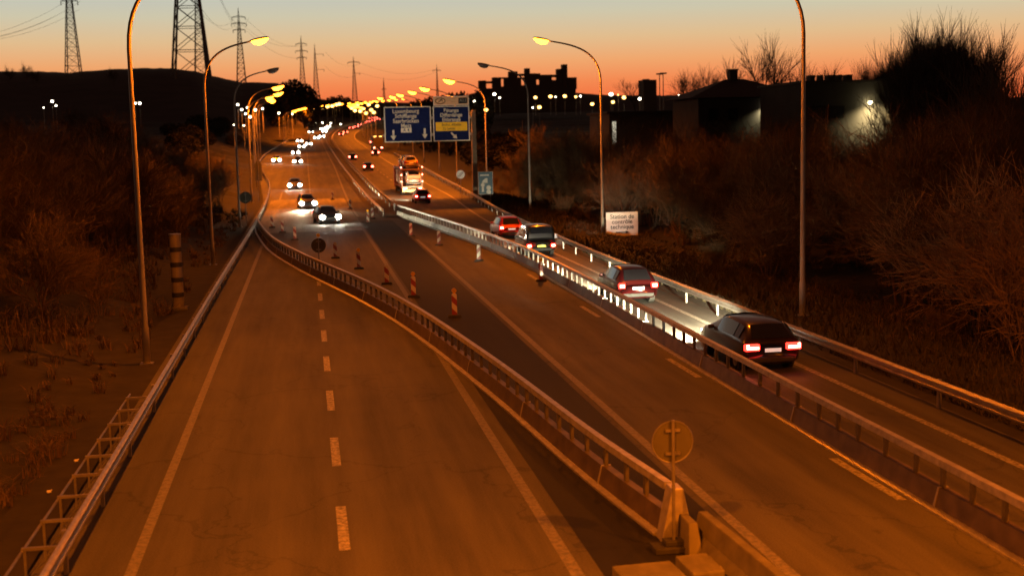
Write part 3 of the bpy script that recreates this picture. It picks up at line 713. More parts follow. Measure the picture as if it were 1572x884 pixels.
def make_car(kind, paint, facing, tail='block', plate=None, detail=True, head=True):
    K = KINDS[kind]; st = K['st']; root = empty('car' if kind != 'van' else 'people_carrier')
    rings = [ring(s) for s in st]; n = len(rings[0])
    mb = MB()
    for r in rings: mb.v += [tuple(v) for v in r]
    for i in range(len(rings)-1):
        for k in range(n): a = i*n+k; b = i*n+(k+1) % n; mb.f.append((a, b, b+n, a+n))
    mb.f.append(tuple(range(n))); e = (len(rings)-1)*n; mb.f.append(tuple(e+k for k in reversed(range(n))))
    body = mb.build('body', paint, root, smooth=True)
    sd = body.modifiers.new('s', 'SUBSURF'); sd.levels = 1; sd.render_levels = 1
    def P(i, k): return rings[i][k]
    def patch(name, i0, i1, k0, k1, ins, lift, m=M_GLASS):
        q = MB()
        c = sum((P(i, k) for i in (i0, i1) for k in (k0, k1)), Vector())/4
        cc = Vector((0, c.y, .6))
        nu, nv = (i1-i0), (k1-k0)
        rows = []
        for i in range(i0, i1+1):
            row = []
            for k in range(k0, k1+1):
                p = P(i, k % n).copy(); row.append(p)
            rows.append(row)
        o = len(q.v)
        for row in rows:
            for p in row:
                d = (p-cc); d.normalize(); p2 = c+(p-c)*(1-ins)+d*lift
                q.v.append(tuple(p2))
        for i in range(len(rows)-1):
            for k in range(len(rows[0])-1): a = o+i*(nv+1)+k; q.f.append((a, a+1, a+nv+2, a+nv+1))
        return q.build(name, m, root, smooth=True)
    c0, c1 = K['cab']; mid = (c0+c1)//2
    for k0 in (5, n-6):
        patch('side_window', c0, mid, k0, k0+1, .12, .03); patch('side_window', mid, c1, k0, k0+1, .12, .03)
    patch('rear_window', K['rw'][0], K['rw'][1], 7, 9, .10, .025); patch('windscreen', K['ws'][0], K['ws'][1], 7, 9, .08, .025)
    yb, yf = st[0][0], st[-1][0]; w = st[1][1]
    for sx in (-1, 1):
        for wy in (yb+.82, yf-.82):
            q = MB(); q.disc((0, 0, 0), .315, .22, 'X', 20); o = q.build('wheel', M_BLACK, root, smooth=False); o.location = (sx*(w-.10), wy, .315)
            if detail:
                q = MB(); q.disc((sx*.105, 0, 0), .2, .03, 'X', 16); q.build('rim', M_RIM, o)
        zt = st[1][3]-.1 if kind != 'van' else .62
        if tail == 'bar':
            q = MB(); q.box((sx*(w-.23), yb-.005, zt-.03), (.46, .18, .20)); q.build('tail_light', M_TAIL, root, bevel=.04)
            q = MB(); q.box((sx*(w-.23), yb-.104, zt-.035), (.36, .03, .075)); q.box((sx*(w-.08), yb-.10, zt+.01), (.07, .03, .12)); q.build('light_bar', M_TAILH, root)
        else:
            q = MB(); q.box((sx*(w-.15), yb+.02, zt), (.28, .18, .22)); q.build('tail_light', M_TAIL, root, bevel=.04)
            q = MB(); q.box((sx*(w-.15), yb-.08, zt), (.19, .03, .12) if detail else (.34, .03, .30)); q.build('light_bar', M_TAILH if detail else M_TAILF, root)
        zh = st[-2][3]-.06
        q = MB(); q.ball((sx*(st[-2][1]-.16), yf-.05, zh), .11 if not facing else .25 if detail else .32, 12, 8, .8); q.build('headlight', (M_HEAD if detail else M_HEADF) if head else M_GLASS, root, smooth=True)
        if detail:
            q = MB(); q.box((sx*(w+.06), .72 if kind != 'van' else .95, 1.0), (.2, .12, .13)); q.build('wing_mirror', paint, root, bevel=.04)
    if detail:
        q = MB(); q.box((0, yb+.03, .40), (1.35, .16, .16)); q.build('rear_bumper', M_BLACK, root, bevel=.04)
        q = MB(); q.box((0, yb-.055, .70 if kind != 'van' else .60), (.50, .02, .11)); q.build('number_plate', plate or M_PLATEW, root)
    return root
def put(o, X, Y, rz, label, group, cat='car'):
    o.location = (X, Y, prof(Y)+.004)
    sl = math.atan((prof0(Y+4)-prof0(Y-4))/8)
    o.rotation_euler = (sl if abs(rz) < 1.5 else -sl, 0, rz); tag(o, label, cat, group); return o
def beams(o, power, back=False, yf=2.2, col_=(1, .86, .52), tilt=84, size=38, gantry_fill=0, right=-13):
    for sx in (-.6, .6): spot('headlight_beam', o, (sx, yf+.12, .66), (R(tilt-8), 0, R((5 if gantry_fill else 13) if sx < 0 else right)), power, col_, size, 1.0, .06)
    if gantry_fill: spot('gantry_sign_fill', o, (0, yf+.12, .66), (R(93), 0, 0), gantry_fill, (1, .9, .7), 15, .6, .06)  # added spot that brightens the gantry signs, apart from the headlight beams
GQ, GO = 'cars queueing away on the right', 'oncoming cars with headlights on'
o = put(make_car('estate', P_DARK, False, 'bar'), 13.45, 38.0, R(-.5), 'nearest dark estate car with wide red light bars beside the right rail', GQ); beams(o, 72000, yf=2.3, tilt=87, size=36, gantry_fill=12000, right=-6)
o = put(make_car('hatchback', P_DRED, False), 13.55, 53.8, 0, 'dark red hatchback second in the queue behind the barrier', GQ); beams(o, 36000, tilt=85, size=36, gantry_fill=12000, right=-6)
o = put(make_car('van', P_BLK, False, plate=M_PLATEY), 13.55, 76.5, R(1), 'boxy black people carrier with a yellow number plate', GQ, 'people carrier'); beams(o, 9000); spot('station_sign_fill', o, (.6, 2.33, .95), (R(88), 0, R(-33)), 5200, (1, .93, .78), 30, .8, .06)  # last spot is added, aimed at the white station sign to brighten it
o = put(make_car('hatchback', P_RED, False), 13.85, 89.5, R(2), 'bright red hatchback just ahead of the black people carrier', GQ); beams(o, 7000)
o = put(make_car('hatchback', P_RED, False), 12.25, 139.5, R(1), 'red car directly behind the car transporter', GQ); beams(o, 26000, tilt=92, size=30, right=0)
o = put(make_car('estate', P_BLK, True), 1.55, 111, R(180+8), 'nearest oncoming dark car turning into the crossover', GO); beams(o, 9000, yf=2.3, tilt=72, size=50)
o = put(make_car('hatchback', P_DARK, True), -.1, 135.5, R(180+5), 'second oncoming car with bright white headlights', GO); beams(o, 9000, tilt=77, size=50)
o = put(make_car('estate', P_BLK, True), -1.6, 177, R(180), 'third oncoming car on the brown stretch beyond the patch', GO); beams(o, 9000, yf=2.3)
farp_o = make_car('hatchback', P_DARK, True, detail=False); farp_a = make_car('hatchback', P_BLK, False, detail=False, head=False)
first = True
for px, py, lab in [(425, 250, 'oncoming car in the left lane of a side by side pair'), (457, 252, 'oncoming car in the right lane of a side by side pair'), (454, 238, 'oncoming car close behind the side by side pair'),
                    (463, 228, 'oncoming car in the bright cluster, nearer white lights'), (474, 224, None), (460, 219, None), (486, 214, None), (494, 212, None), (463, 206, None), (477, 205, None), (498, 204, None), (495, 200, None), (501, 199, None), (504, 196, None)]:
    p = at(px, py); o = farp_o if first else copy_tree(farp_o); first = False
    put(o, p.x, p.y, R(180), lab or 'distant oncoming car, a pair of white lights far up the road', GO)
    if p.y < 300: beams(o, 7000)
first = True
for px, py, lab in [(565, 262, 'small car ahead of the transporter with red tail lights'), (541, 246, 'small car in the left lane near the median rail'), (576, 239, 'small car beyond the transporter in the right lane'), (572, 222, None), (524, 209, None), (531, 206, None),
                    (540, 199, None), (548, 197, None), (553, 194, None), (560, 191, None), (566, 189, None), (574, 187, None), (582, 185, None), (578, 183, None), (588, 181, None), (570, 183.5, None)]:
    p = at(px, py)
    if p is None: continue
    o = farp_a if first else copy_tree(farp_a); first = False
    put(o, p.x, p.y, -math.atan((curve(p.y+2)-curve(p.y-2))/4), lab or 'distant car climbing away, a pair of red lights', GQ)

# car transporter with a white car on its lower deck
TY, TX = 158.0, 12.6
t = tag(empty('car_transporter', (TX, TY, prof(TY))), 'double deck car transporter lorry in the right carriageway', 'lorry')
P_ORG = mat('transporter_frame', (.20, .11, .07), .5, .3, var=.2)
mb = MB(); mb.box((0, 3, .95), (2.5, 12.5, .18)); mb.build('lower_deck', P_ORG, t)
mb = MB(); mb.box((0, 3, 3.05), (2.5, 12.0, .14)); mb.box((-1.2, 3, 3.2), (.1, 12, .25)); mb.box((1.2, 3, 3.2), (.1, 12, .25)); mb.build('upper_deck', P_ORG, t)
for y in (-2.8, 1.5, 5.5, 8.8):
    for sx in (-1.2, 1.2):
        mb = MB(); mb.box((sx, y, 2.1), (.14, .16, 2.3)); mb.build('upright', P_ORG, t)
for sx in (-1, 1):
    mb = MB(); mb.tube([(sx*1.2, -2.7, 1.0), (sx*1.2, .6, 3.0)], .06, 6); mb.build('brace', P_ORG, t)
    for y in (-.6, .6, 8.0):
        mb = MB(); mb.disc((0, 0, 0), .48, .5, 'X', 20); o = mb.build('wheel', M_BLACK, t); o.location = (sx*.98, y, .48)
    mb = MB(); mb.box((sx*.95, -3.3, .78), (.5, .08, .16)); mb.build('tail_light', M_TAIL, t)
    mb = MB(); mb.box((sx*.95, -3.35, .78), (.28, .04, .1)); mb.build('light_bar', M_TAILH, t)
    for z in (1.6, 2.4, 3.3):
        mb = MB(); mb.ball((sx*1.27, -2.95, z), .07, 8, 6); mb.build('marker_lamp', M_TAILH, t)
mb = MB(); mb.box((0, -3.22, .5), (2.4, .1, .32)); mb.build('rear_bumper', mat('hazard_plate', (.72, .52, .2), .5, var=.2), t)
mb = MB(); mb.box((0, 10.6, 1.9), (2.45, 2.4, 2.7)); mb.build('cab', mat('cab_paint', (.3, .06, .03), .35, .1, var=.05), t, bevel=.15)
def on_deck(o, x, y, z, label): o.location = (TX+x, TY+y, prof(TY)+z); o.rotation_euler = (0, 0, 0); tag(o, label, 'car', 'cars carried on the transporter')
on_deck(make_car('van', P_WHT, False, head=False), .25, -.7, 1.05, 'white people carrier on the lower deck of the transporter')
for x, y, z, p_, l in ((0, 5.3, 1.05, P_SIL, 'silver car further in on the lower deck of the transporter'), (0, -.5, 3.13, PAINT('bronze_car_paint', (.34, .22, .12)), 'bronze car at the rear of the transporter upper deck'), (0, 5, 3.13, P_DARK, 'dark car ahead on the transporter upper deck')):
    on_deck(make_car('hatchback', p_, False, head=False), x, y, z, l)
for o in list(bpy.data.objects):   # the carried cars stand with their lights off
    if o.parent and o.parent.get('group') == 'cars carried on the transporter' and o.name.split('.')[0] in ('tail_light', 'light_bar', 'number_plate'):
        o.data.materials[0] = mat('unlit_tail', (.25, .01, .01), .25, var=0) if not o.name.startswith('number') else M_SIGNW
# box lorry far ahead
p = at(580, 236); t = tag(empty('box_lorry', (p.x+1, p.y+20, prof(p.y+20))), 'tall dark box lorry ahead with an amber light row', 'lorry')
mb = MB(); mb.box((0, 0, 2.2), (2.5, 8, 3.2)); mb.build('cargo_box', mat('lorry_box', (.06, .04, .03), .6, var=.2), t, bevel=.04)
mb = MB(); mb.box((0, 5.1, 1.7), (2.4, 2, 2.3)); mb.build('cab', M_BLACK, t, bevel=.1)
for sx in (-1, 1):
    for y in (-2.5, 4.8):
        mb = MB(); mb.disc((0, 0, 0), .48, .4, 'X', 16); o = mb.build('wheel', M_BLACK, t); o.location = (sx, y, .48)
    mb = MB(); mb.box((sx*.95, -4.04, .8), (.4, .06, .18)); mb.build('tail_light', M_TAILH, t)
    mb = MB(); mb.box((sx*.7, -4.04, 3.65), (.7, .06, .14)); mb.build('marker_lamp', M_YELL, t)

# ------------------------------------------------------------------ pylons
def pylon(px, py_base, py_top, Y, arms, label, base_px, heavy=1.0):
    b = far(px, py_base, Y); tp = far(px, py_top, Y); h = tp.z-b.z; bw = base_px/F*Y
    zb0 = b.z-2
    t = tag(empty('pylon', (b.x, Y, zb0)), label, 'pylon', 'lattice pylons on the hill')
    h += 2; r = (.16+Y*.00013)*heavy; tw = bw*.16
    mb = MB()
    def wd(z): return (bw+(tw-bw)*min(1, z/(h*.82)))/2
    lv = [0]; z = 0
    while z < h*.82: z += max(wd(z)*1.5, 2.2); lv.append(min(z, h*.82))
    for sx in (-1, 1):
        for sy in (-1, 1): mb.tube([(sx*wd(0), sy*wd(0), 0), (sx*wd(h*.82), sy*wd(h*.82), h*.82), (0, 0, h)], [r*1.35, r, r*.5], 4)
    for a, c in zip(lv, lv[1:]):
        for s in (-1, 1):
            mb.tube([(-wd(a), s*wd(a), a), (wd(c), s*wd(c), c)], r*.5, 3); mb.tube([(wd(a), s*wd(a), a), (-wd(c), s*wd(c), c)], r*.5, 3)
            mb.tube([(s*wd(a), -wd(a), a), (s*wd(c), wd(c), c)], r*.5, 3)
        mb.tube([(-wd(c), -wd(c), c), (wd(c), -wd(c), c), (wd(c), wd(c), c), (-wd(c), wd(c), c), (-wd(c), -wd(c), c)], r*.5, 3)
    mb.build('tower', M_PYLON, t)
    for f_, l_, rr in arms:
        z = h*f_; l = l_/F*Y
        mb = MB(); mb.tube([(-l if rr != 1 else 0, 0, z), (0, 0, z+.02*h), (l, 0, z)], r*.7, 4); mb.tube([(-l if rr != 1 else 0, 0, z), (l, 0, z)], r*.6, 4); mb.build('crossarm', M_PYLON, t)
        for s in ((-1, 1) if rr != 1 else (1,)):
            mb = MB(); mb.tube([(s*l*.97, 0, z), (s*l*.97, 0, z-.035*h)], r*1.0, 5); mb.build('insulator', M_PYLON, t)
    return t
pylon(113, 112, -70, 640, [(.72, 12, 0), (.86, 14, 0), (.62, 12, 0)], 'pylon standing alone on the hill at the far left', 21, .8)
pylon(294, 110, -210, 430, [(.8, 40, 0), (.9, 32, 0)], 'huge pylon whose legs rise out of the picture behind the lit lamp', 52, 1.25)
pylon(371, 130, 12, 800, [(.88, 10, 0), (.8, 11, 0), (.72, 9, 0)], 'slim pylon just right of the brightest left lamp', 14, .8)
pylon(308, 110, -60, 760, [(.88, 14, 0)], 'pylon glimpsed between the legs of the huge one', 16, .7)
pylon(465, 135, 55, 850, [(.85, 8, 0), (.72, 9, 0), (.6, 7, 0)], 'tall thin pylon over the dark tree hump', 9, .7)
pylon(486, 150, 68, 850, [(.82, 13, 1), (.55, 13, 1)], 'pylon right of the hump with arms on one side', 9, .7)
pylon(545, 158, 87, 900, [(.88, 9, 0), (.66, 9, 1)], 'lone pylon above the middle of the far road', 8, .7)
pylon(590, 160, 119, 1000, [(.6, 3, 0)], 'short distant mast near the wide blue sign', 4, .6)
pylon(672, 158, 99, 1000, [(.85, 6, 0)], 'thin mast rising behind the lit right lamp', 4, .6)

def cable(a, b, sag, label):
    a, b = far(*a), far(*b); mb = MB(); n = 24
    mb.tube([a.lerp(b, i/n)-Vector((0, 0, 4*sag*(i/n)*(1-i/n))) for i in range(n+1)], .055, 3)
    tag(mb.build('power_line', M_PYLON), label, 'power line', 'power lines between the pylons')
for k, (dx, y) in enumerate(((-9, 15), (9, 15), (-11, 2), (11, 2))):
    cable((113+dx, y, 640), (-260+dx*2, 60-y, 420), 9, 'faint power line running left from the lone hill pylon')
    cable((294+dx*2.6, -40-y, 430), (371+dx, 26+y*.8, 800), 10, 'faint power line between the huge and the slim pylon')
for dx, y in ((-7, 70), (7, 70), (8, 88)):
    cable((465+dx, y, 850), (371+dx, y-40, 800), 6, 'faint power line between the slim pylon and the hump pylon')
for y, y2 in ((80, 97), (102, 112)):
    cable((499, y, 850), (553, y2, 900), 5, 'faint power line between the one sided pylon and the lone pylon')
    cable((553, y2, 900), (675, 104+(y2-97)*.3, 1000), 6, 'faint power line running right from the lone pylon')
# ------------------------------------------------------------------ factory, houses, distant buildings
def bld_box(mb, px0, px1, py0, Y, dep, zb):
    a = far(px0, py0, Y); b = far(px1, py0, Y); mb.box(((a.x+b.x)/2, Y+dep/2, (a.z+zb)/2), (abs(b.x-a.x), dep, a.z-zb))
FY = 640.0
t = tag(empty('factory', (0, 0, 0)), 'dark factory with stepped towers on the horizon', 'factory')
M_FAC = mat('factory_wall', (.10, .075, .06), .85, var=.3, scale=.05)
mb = MB(); bld_box(mb, 740, 884, 136, FY, 9, 18); mb.build('lower_hall', M_FAC, t)
for (a, b, y0, y1, nm) in [(736, 747, 124, 137, 'block'), (747, 757, 125, 128, 'conveyor'), (757, 770, 119, 137, 'block'), (770, 775, 119, 121, 'conveyor'), (770, 775, 133, 137, 'annex'), (775, 795, 119, 137, 'hall'), (782, 795, 110, 119, 'tower'), (795, 807, 113.5, 116.5, 'conveyor'),
                           (795, 801, 119, 137, 'hall'), (801, 807, 119, 121.5, 'conveyor'), (801, 807, 131, 137, 'annex'), (807, 824, 113, 137, 'hall'), (807, 814, 105, 113, 'stack'), (824, 830, 113, 122, 'bridge_hall'), (824, 830, 130, 137, 'annex'), (830, 848, 115, 137, 'hall'),
                           (848, 856, 115, 118.5, 'conveyor'), (848, 856, 123, 137, 'annex'), (856, 864, 106, 137, 'tower'), (864, 872, 99, 137, 'tower'), (872, 886, 119, 137, 'hall')]:
    mb = MB(); p0 = far(a+.03, y0, FY); p1 = far(b-.03, y1, FY); mb.box(((p0.x+p1.x)/2, FY+3, (p0.z+p1.z)/2), (p1.x-p0.x, 5, p0.z-p1.z)); mb.build(nm, M_FAC, t)
# square block with floodlight masts
t = tag(empty('block_tower', (0, 0, 0)), 'square dark block tower right of the factory', 'building')
mb = MB(); bld_box(mb, 988, 1008, 123, 480, 8, 12); mb.build('wall', M_FAC, t); mb = MB(); bld_box(mb, 990, 997, 121.6, 481, 4, 20); mb.build('roof', M_FAC, t)
for px, top, lab in ((1012.5, 114, 'floodlight mast close beside the square block'), (1018, 113, 'slightly taller floodlight mast beside the square block')):
    a = far(px, top, 300); t = tag(empty('floodlight_mast', (a.x, 300, 5)), lab, 'floodlight mast', 'unlit floodlight masts')
    mb = MB(); mb.tube([(0, 0, 0), (0, 0, a.z-5)], [.16, .1], 6); mb.build('pole', M_POLE, t)
    mb = MB(); mb.box((0, -.1, a.z-5), (1.6, .4, .35)); mb.build('lamp_head', M_HOUS, t)
# house with chimney
HY = 138.0
t = tag(empty('house', (0, 0, 0)), 'hipped roof house with chimney seen against the sunset', 'house')
def fp(px, py): return far(px, py, HY)
a, b = fp(1072, 152), fp(1232, 150); dep = 10
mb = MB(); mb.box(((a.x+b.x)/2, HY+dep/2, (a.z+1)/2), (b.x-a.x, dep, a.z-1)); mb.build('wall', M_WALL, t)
mb = MB(); e0, e1, r0, r1, h = fp(1058, 151), fp(1240, 150), fp(1136, 119), fp(1166, 119), 0
mb.add([(e0.x, HY-.5, e0.z), (e1.x, HY-.5, e0.z), (e1.x, HY+dep+.5, e0.z), (e0.x, HY+dep+.5, e0.z), (r0.x, HY+dep/2, r0.z), (r1.x, HY+dep/2, r0.z)],
       [(0, 1, 5, 4), (1, 2, 5), (2, 3, 4, 5), (3, 0, 4), (3, 2, 1, 0)])
roof = mb.build('roof', M_ROOF, t)
c0, c1 = fp(1141, 104), fp(1153, 122); mb = MB(); mb.box(((c0.x+c1.x)/2, HY+dep/2, (c0.z+c1.z)/2), (c1.x-c0.x, 1, c0.z-c1.z)); mb.box(((c0.x+c1.x)/2, HY+dep/2, c0.z), (c1.x-c0.x+.2, 1.2, .12)); mb.build('chimney', M_WALLD, roof)
for px in (1095, 1125, 1205):
    q = fp(px, 176); mb = MB(); mb.box((q.x, HY-.02, q.z), (1.1, .1, 1.3)); mb.build('window', M_DARKWIN, t)
q = fp(1173, 164); mb = MB(); mb.ball((q.x, HY-.35, q.z), .11, 8, 6); wl = mb.build('wall_lamp', M_WHITEL, t)
spot('wall_lamp_light', t, (q.x, HY-.7, q.z-.1), (R(20), 0, 0), 900, (1, .88, .5), 140, 1.0, .08)
# long low building with vents
LY = 122.0
t = tag(empty('long_building', (0, 0, 0)), 'long flat roofed building with rooftop vents and a blazing wall lamp', 'building')
def fp2(px, py): return far(px, py, LY)
a, b = fp2(1232, 128), fp2(1470, 126)
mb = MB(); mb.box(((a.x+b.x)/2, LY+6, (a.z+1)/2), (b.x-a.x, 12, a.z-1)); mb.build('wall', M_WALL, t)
mb = MB(); mb.box(((a.x+b.x)/2, LY+6, a.z+.1), (b.x-a.x+.5, 12.5, .25)); rf = mb.build('roof', M_WALLD, t)
for px, w_ in ((1262, 8), (1292, 10), (1306, 5), (1320, 9), (1277, 4)):
    q = fp2(px, 124); mb = MB(); mb.box((q.x, LY+3, a.z+.5), (w_/F*LY, 1.2, .75)); mb.build('vent', M_WALLD, rf)
for px in (1297, 1313):
    q = fp2(px, 104); mb = MB(); mb.tube([(q.x, LY+5, a.z), (q.x, LY+5, q.z)], .06, 5); mb.build('aerial', M_PYLON, rf)
q = fp2(1333, 158); mb = MB(); mb.ball((q.x, LY-.5, q.z), .2, 10, 8, .8); mb.box((q.x, LY-.2, q.z), (.1, .4, .08)); mb.build('wall_lamp', mat('blazing_lamp', (1, 1, 1), .2, var=0, emit=(1, .85, .45), es=60), t)
spot('wall_lamp_light', t, (q.x+.2, LY-1.5, q.z-.25), (R(24), 0, R(-14)), 4200, (1, .80, .40), 150, 1.0, .1)
for px in (1255, 1285, 1380, 1410):
    q = fp2(px, 172); mb = MB(); mb.box((q.x, LY-.02, q.z), (1.5, .1, 1.2)); mb.build('window', M_DARKWIN, t)
# low warehouse with a lit doorway
WY = 170.0
t = tag(empty('warehouse', (0, 0, 0)), 'low dim warehouse with one narrow lit doorway', 'building')
a, b = far(935, 175, WY), far(1090, 172, WY)
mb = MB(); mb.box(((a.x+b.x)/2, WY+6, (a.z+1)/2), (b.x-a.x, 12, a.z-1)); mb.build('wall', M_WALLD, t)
mb = MB(); mb.box(((a.x+b.x)/2, WY+6, a.z+.15), (b.x-a.x+.8, 12.8, .3)); mb.build('roof', M_WALLD, t)
p0, p1 = far(940, 187, WY), far(946, 221, WY); mb = MB(); mb.box(((p0.x+p1.x)/2, WY-.03, (p0.z+p1.z)/2), (p1.x-p0.x, .1, p0.z-p1.z)); mb.build('lit_doorway', mat('lit_doorway', (.8, .8, .7), .5, var=.3, emit=(.9, .85, .62), es=.7), t)

# small lamps of the town
def town_lamp(px, py, Y, r_, m, label, group):
    p = far(px, py, Y); zg = p.z-6
    t = tag(empty('town_lamp', (p.x, Y, zg)), label, 'street lamp', group)
    mb = MB(); mb.tube([(0, 0, 0), (0, 0, 6-r_*.6)], .07, 5); mb.build('pole', M_POLE, t)
    mb = MB(); mb.ball((0, 0, 6), r_/F*Y if r_ > .9 else r_, 8, 6, .8); mb.build('lamp_head', m, t)
GT = 'small lamps of the town on the right'
for px, py, r_, w_ in [(822, 150, 2.6, 0), (845, 148.5, 2.8, 0), (867, 148, 2.8, 0), (884, 149, 2, 0), (828, 165, 3, 0), (909, 160, 2.8, 0), (938, 145, 3, 1), (941, 157, 2.6, 0), (958, 150, 3.2, 0), (949, 146, 1.2, 0), (746, 169, 3, 0), (853, 149, 1, 1), (818, 165.5, 1.2, 1), (891, 148, 1.6, 1)]:
    town_lamp(px, py, 420, r_, M_WHITEL if w_ else M_YELL, 'white lamp dot in the town below the factory' if w_ else 'amber lamp dot in the town below the factory', GT)
for px, py, r_, lab in [(759, 145, 2.4, 'white lamp on a tall post left of the factory'), (767, 150.5, 1.4, 'smaller white lamp dot left of the factory'), (728, 155.5, 1.8, 'white lamp dot beside the exit sign'), (982, 152, 2.2, 'white lamp dot left of the square block'), (1043, 146.5, 2.0, 'white lamp dot on the skyline right of the masts'), (1060, 145.5, 1.2, 'fainter white dot right of the skyline lamp'),
                        (1397, 141, 1.2, 'tiny white dot inside the big round tree'), (1506, 139, 1.3, 'white dot of a pair right of the big tree'), (1514, 139, 1.0, 'fainter dot of a pair right of the big tree'), (1448, 198, 1.7, 'low white lamp under the big tree'), (1542, 152, 1.5, 'upper lamp of the cluster at the right edge'), (1537, 160, 1.8, 'lower lamp of the cluster at the right edge'), (1481, 200, 1.6, 'dim low lamp among the right branches')]:
    town_lamp(px, py, 200 if px > 1300 else 420, r_, M_WHITEL, lab, GT)
GH = 'small white lamps on the dark hill'
for px, py, r_, lab in [(80, 156, 1.9, 'white lamp of the close pair on the hill'), (86, 162.5, 1.4, 'lower lamp of the close pair on the hill'), (67, 165.5, .95, 'faint dot left of the close pair'), (207.5, 159, 1.5, 'left half of a twin lamp beside the tall post'), (214.5, 159, 2.0, 'right half of a twin lamp beside the tall post')]:
    town_lamp(px, py, 330, r_, M_WHITEL, lab, GH)
for px, py, r_ in [(365, 161, 1.7), (371, 168.5, 1.6), (377, 175, 1.5), (380, 165.5, 1.6), (392, 169, 1.9), (384, 180, 1.8), (403, 167, 1.5), (428, 174, 1.5), (448.5, 175.5, 1.2), (374.5, 193, 1.1), (359, 192, .95)]:
    town_lamp(px, py, 330, r_, M_WHITEL, 'white lamp dot in the cluster behind the left verge lamps', GH)
for px, py in [(484, 188.5), (495, 188.5), (508, 189.5), (523, 191)]:
    town_lamp(px, py, 600, 1.1, M_WHITEL, 'white dot in a short row above the far headlights', GH)

for px, py in [(457, 170), (466, 171), (472, 173), (481, 169), (494, 168), (503, 164), (510, 163), (516, 161), (521, 160), (540, 166), (545, 170), (553, 171), (558, 167), (566, 161), (570, 169), (574, 173), (579, 163), (549, 161), (562, 174)]:
    town_lamp(px, py, 640, 2.6, M_YELL, 'small amber lamp in the dense glowing cluster where the road vanishes', 'amber lamps at the vanishing point')
# ------------------------------------------------------------------ vegetation
def rot_about(v, ax, a): return Matrix.Rotation(a, 3, ax) @ v
def grow(mbT, mbC, p, d, ln, rad, depth, rng, up, spread, nb):
    segs = 3 if depth > 1 else 2
    pts = [p]; q = p.copy(); dd = d.copy()
    for s in range(segs):
        dd = (dd+Vector((rng.uniform(-1, 1), rng.uniform(-1, 1), rng.uniform(-.5, 1)*up))*.16).normalized()
        q = q+dd*ln/segs; pts.append(q)
    rads = [rad*(1-.5*i/segs) for i in range(segs+1)]
    (mbT if depth >= 3 else mbC).tube(pts, rads, 6 if depth >= 3 else 3, cap=False)
    if depth == 0: return
    for k in range(nb):
        t = rng.uniform(.3, 1.0); i = min(segs-1, int(t*segs)); base = pts[i].lerp(pts[i+1], t*segs-i)
        ax = dd.cross(Vector((rng.uniform(-1, 1), rng.uniform(-1, 1), rng.uniform(-1, 1)))).normalized()
        nd = rot_about(dd, ax, rng.uniform(.4, 1)*spread); nd = (nd+Vector((0, 0, up*.35))).normalized()
        grow(mbT, mbC, base, nd, ln*rng.uniform(.5, .8), max(rad*.5, .009), depth-1, rng, up, spread, nb)
def tree_mesh(seed, h, depth, nb, up, spread, stems=1, rad=None, mtwig=M_TWIG, twig=None):
    rng = random.Random(seed); T, C = MB(), MB()
    for s in range(stems):
        a = rng.uniform(0, 6.28); lean = 0 if stems == 1 else rng.uniform(.1, .45)
        d = Vector((math.cos(a)*lean, math.sin(a)*lean, 1)).normalized()
        grow(T, C, Vector((math.cos(a)*.15*(stems > 1), math.sin(a)*.15*(stems > 1), -.2)), d, h*.42, rad or h*.018, depth, rng, up, spread, nb)
    return T, C
def tree(T, C, name, loc, label, cat, group, rz=0, sc=1, mt=M_BARK, mc=M_TWIG):
    root = empty(name, loc, rz); root.scale = (sc,)*3
    if T.v: T.build('trunk', mt, root)
    C.build('crown', mc, root)
    return tag(root, label, cat, group)
# sky-line trees of the right side
T, C = tree_mesh(3, 9, 4, 5, .9, .65, stems=4)
def skytree(px, py_top, Y, h0, src, label, group, sz=1.0):
    p = far(px, py_top, Y); zb = ground(p.x, Y) if Y < 300 else p.z-12
    o = copy_tree(src); s = (p.z-zb)/h0
    o.location = (p.x, Y, zb); o.scale = (s*sz, s*sz, s); o.rotation_euler = (0, 0, random.uniform(0, 6.28)); tag(o, label, 'tree', group)
    return o
def height_of(root):
    return max(v.co.z for c in root.children for v in c.data.vertices)
def proto_tree(seed, h, depth, nb, up, spread, stems, mc, rad=None):
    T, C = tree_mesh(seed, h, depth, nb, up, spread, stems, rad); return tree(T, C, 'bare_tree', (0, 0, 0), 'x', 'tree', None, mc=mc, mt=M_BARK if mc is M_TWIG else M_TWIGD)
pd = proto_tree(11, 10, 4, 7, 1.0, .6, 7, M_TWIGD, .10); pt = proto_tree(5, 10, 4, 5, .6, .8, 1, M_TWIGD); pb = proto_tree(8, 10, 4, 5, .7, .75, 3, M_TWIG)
hd, ht, hb = height_of(pd), height_of(pt), height_of(pb)
GB = 'bare trees standing against the sunset'
for px, py, Y, s, lab in [(1440, 2, 92, 1.0, 'big dense round bare tree rising against the sky on the right'), (1405, 34, 138, .9, 'dense bare tree forming the left shoulder of the big round one'), (1478, 22, 90, .9, 'dense bare tree forming the right shoulder of the big round one'), (1422, 18, 128+16, 1.0, 'dense bare tree filling the left half of the big round crown'), (1460, 8, 99, .8, 'dense bare tree filling the right half of the big round crown'), (1365, 62, 140, .8, 'lower dense bare tree at the left foot of the big round one'),
                      (1340, 70, 142, .8, 'thin leaning bare tree at the left end of the big round group')]:
    skytree(px, py, Y, hd, pd, lab, GB, s)
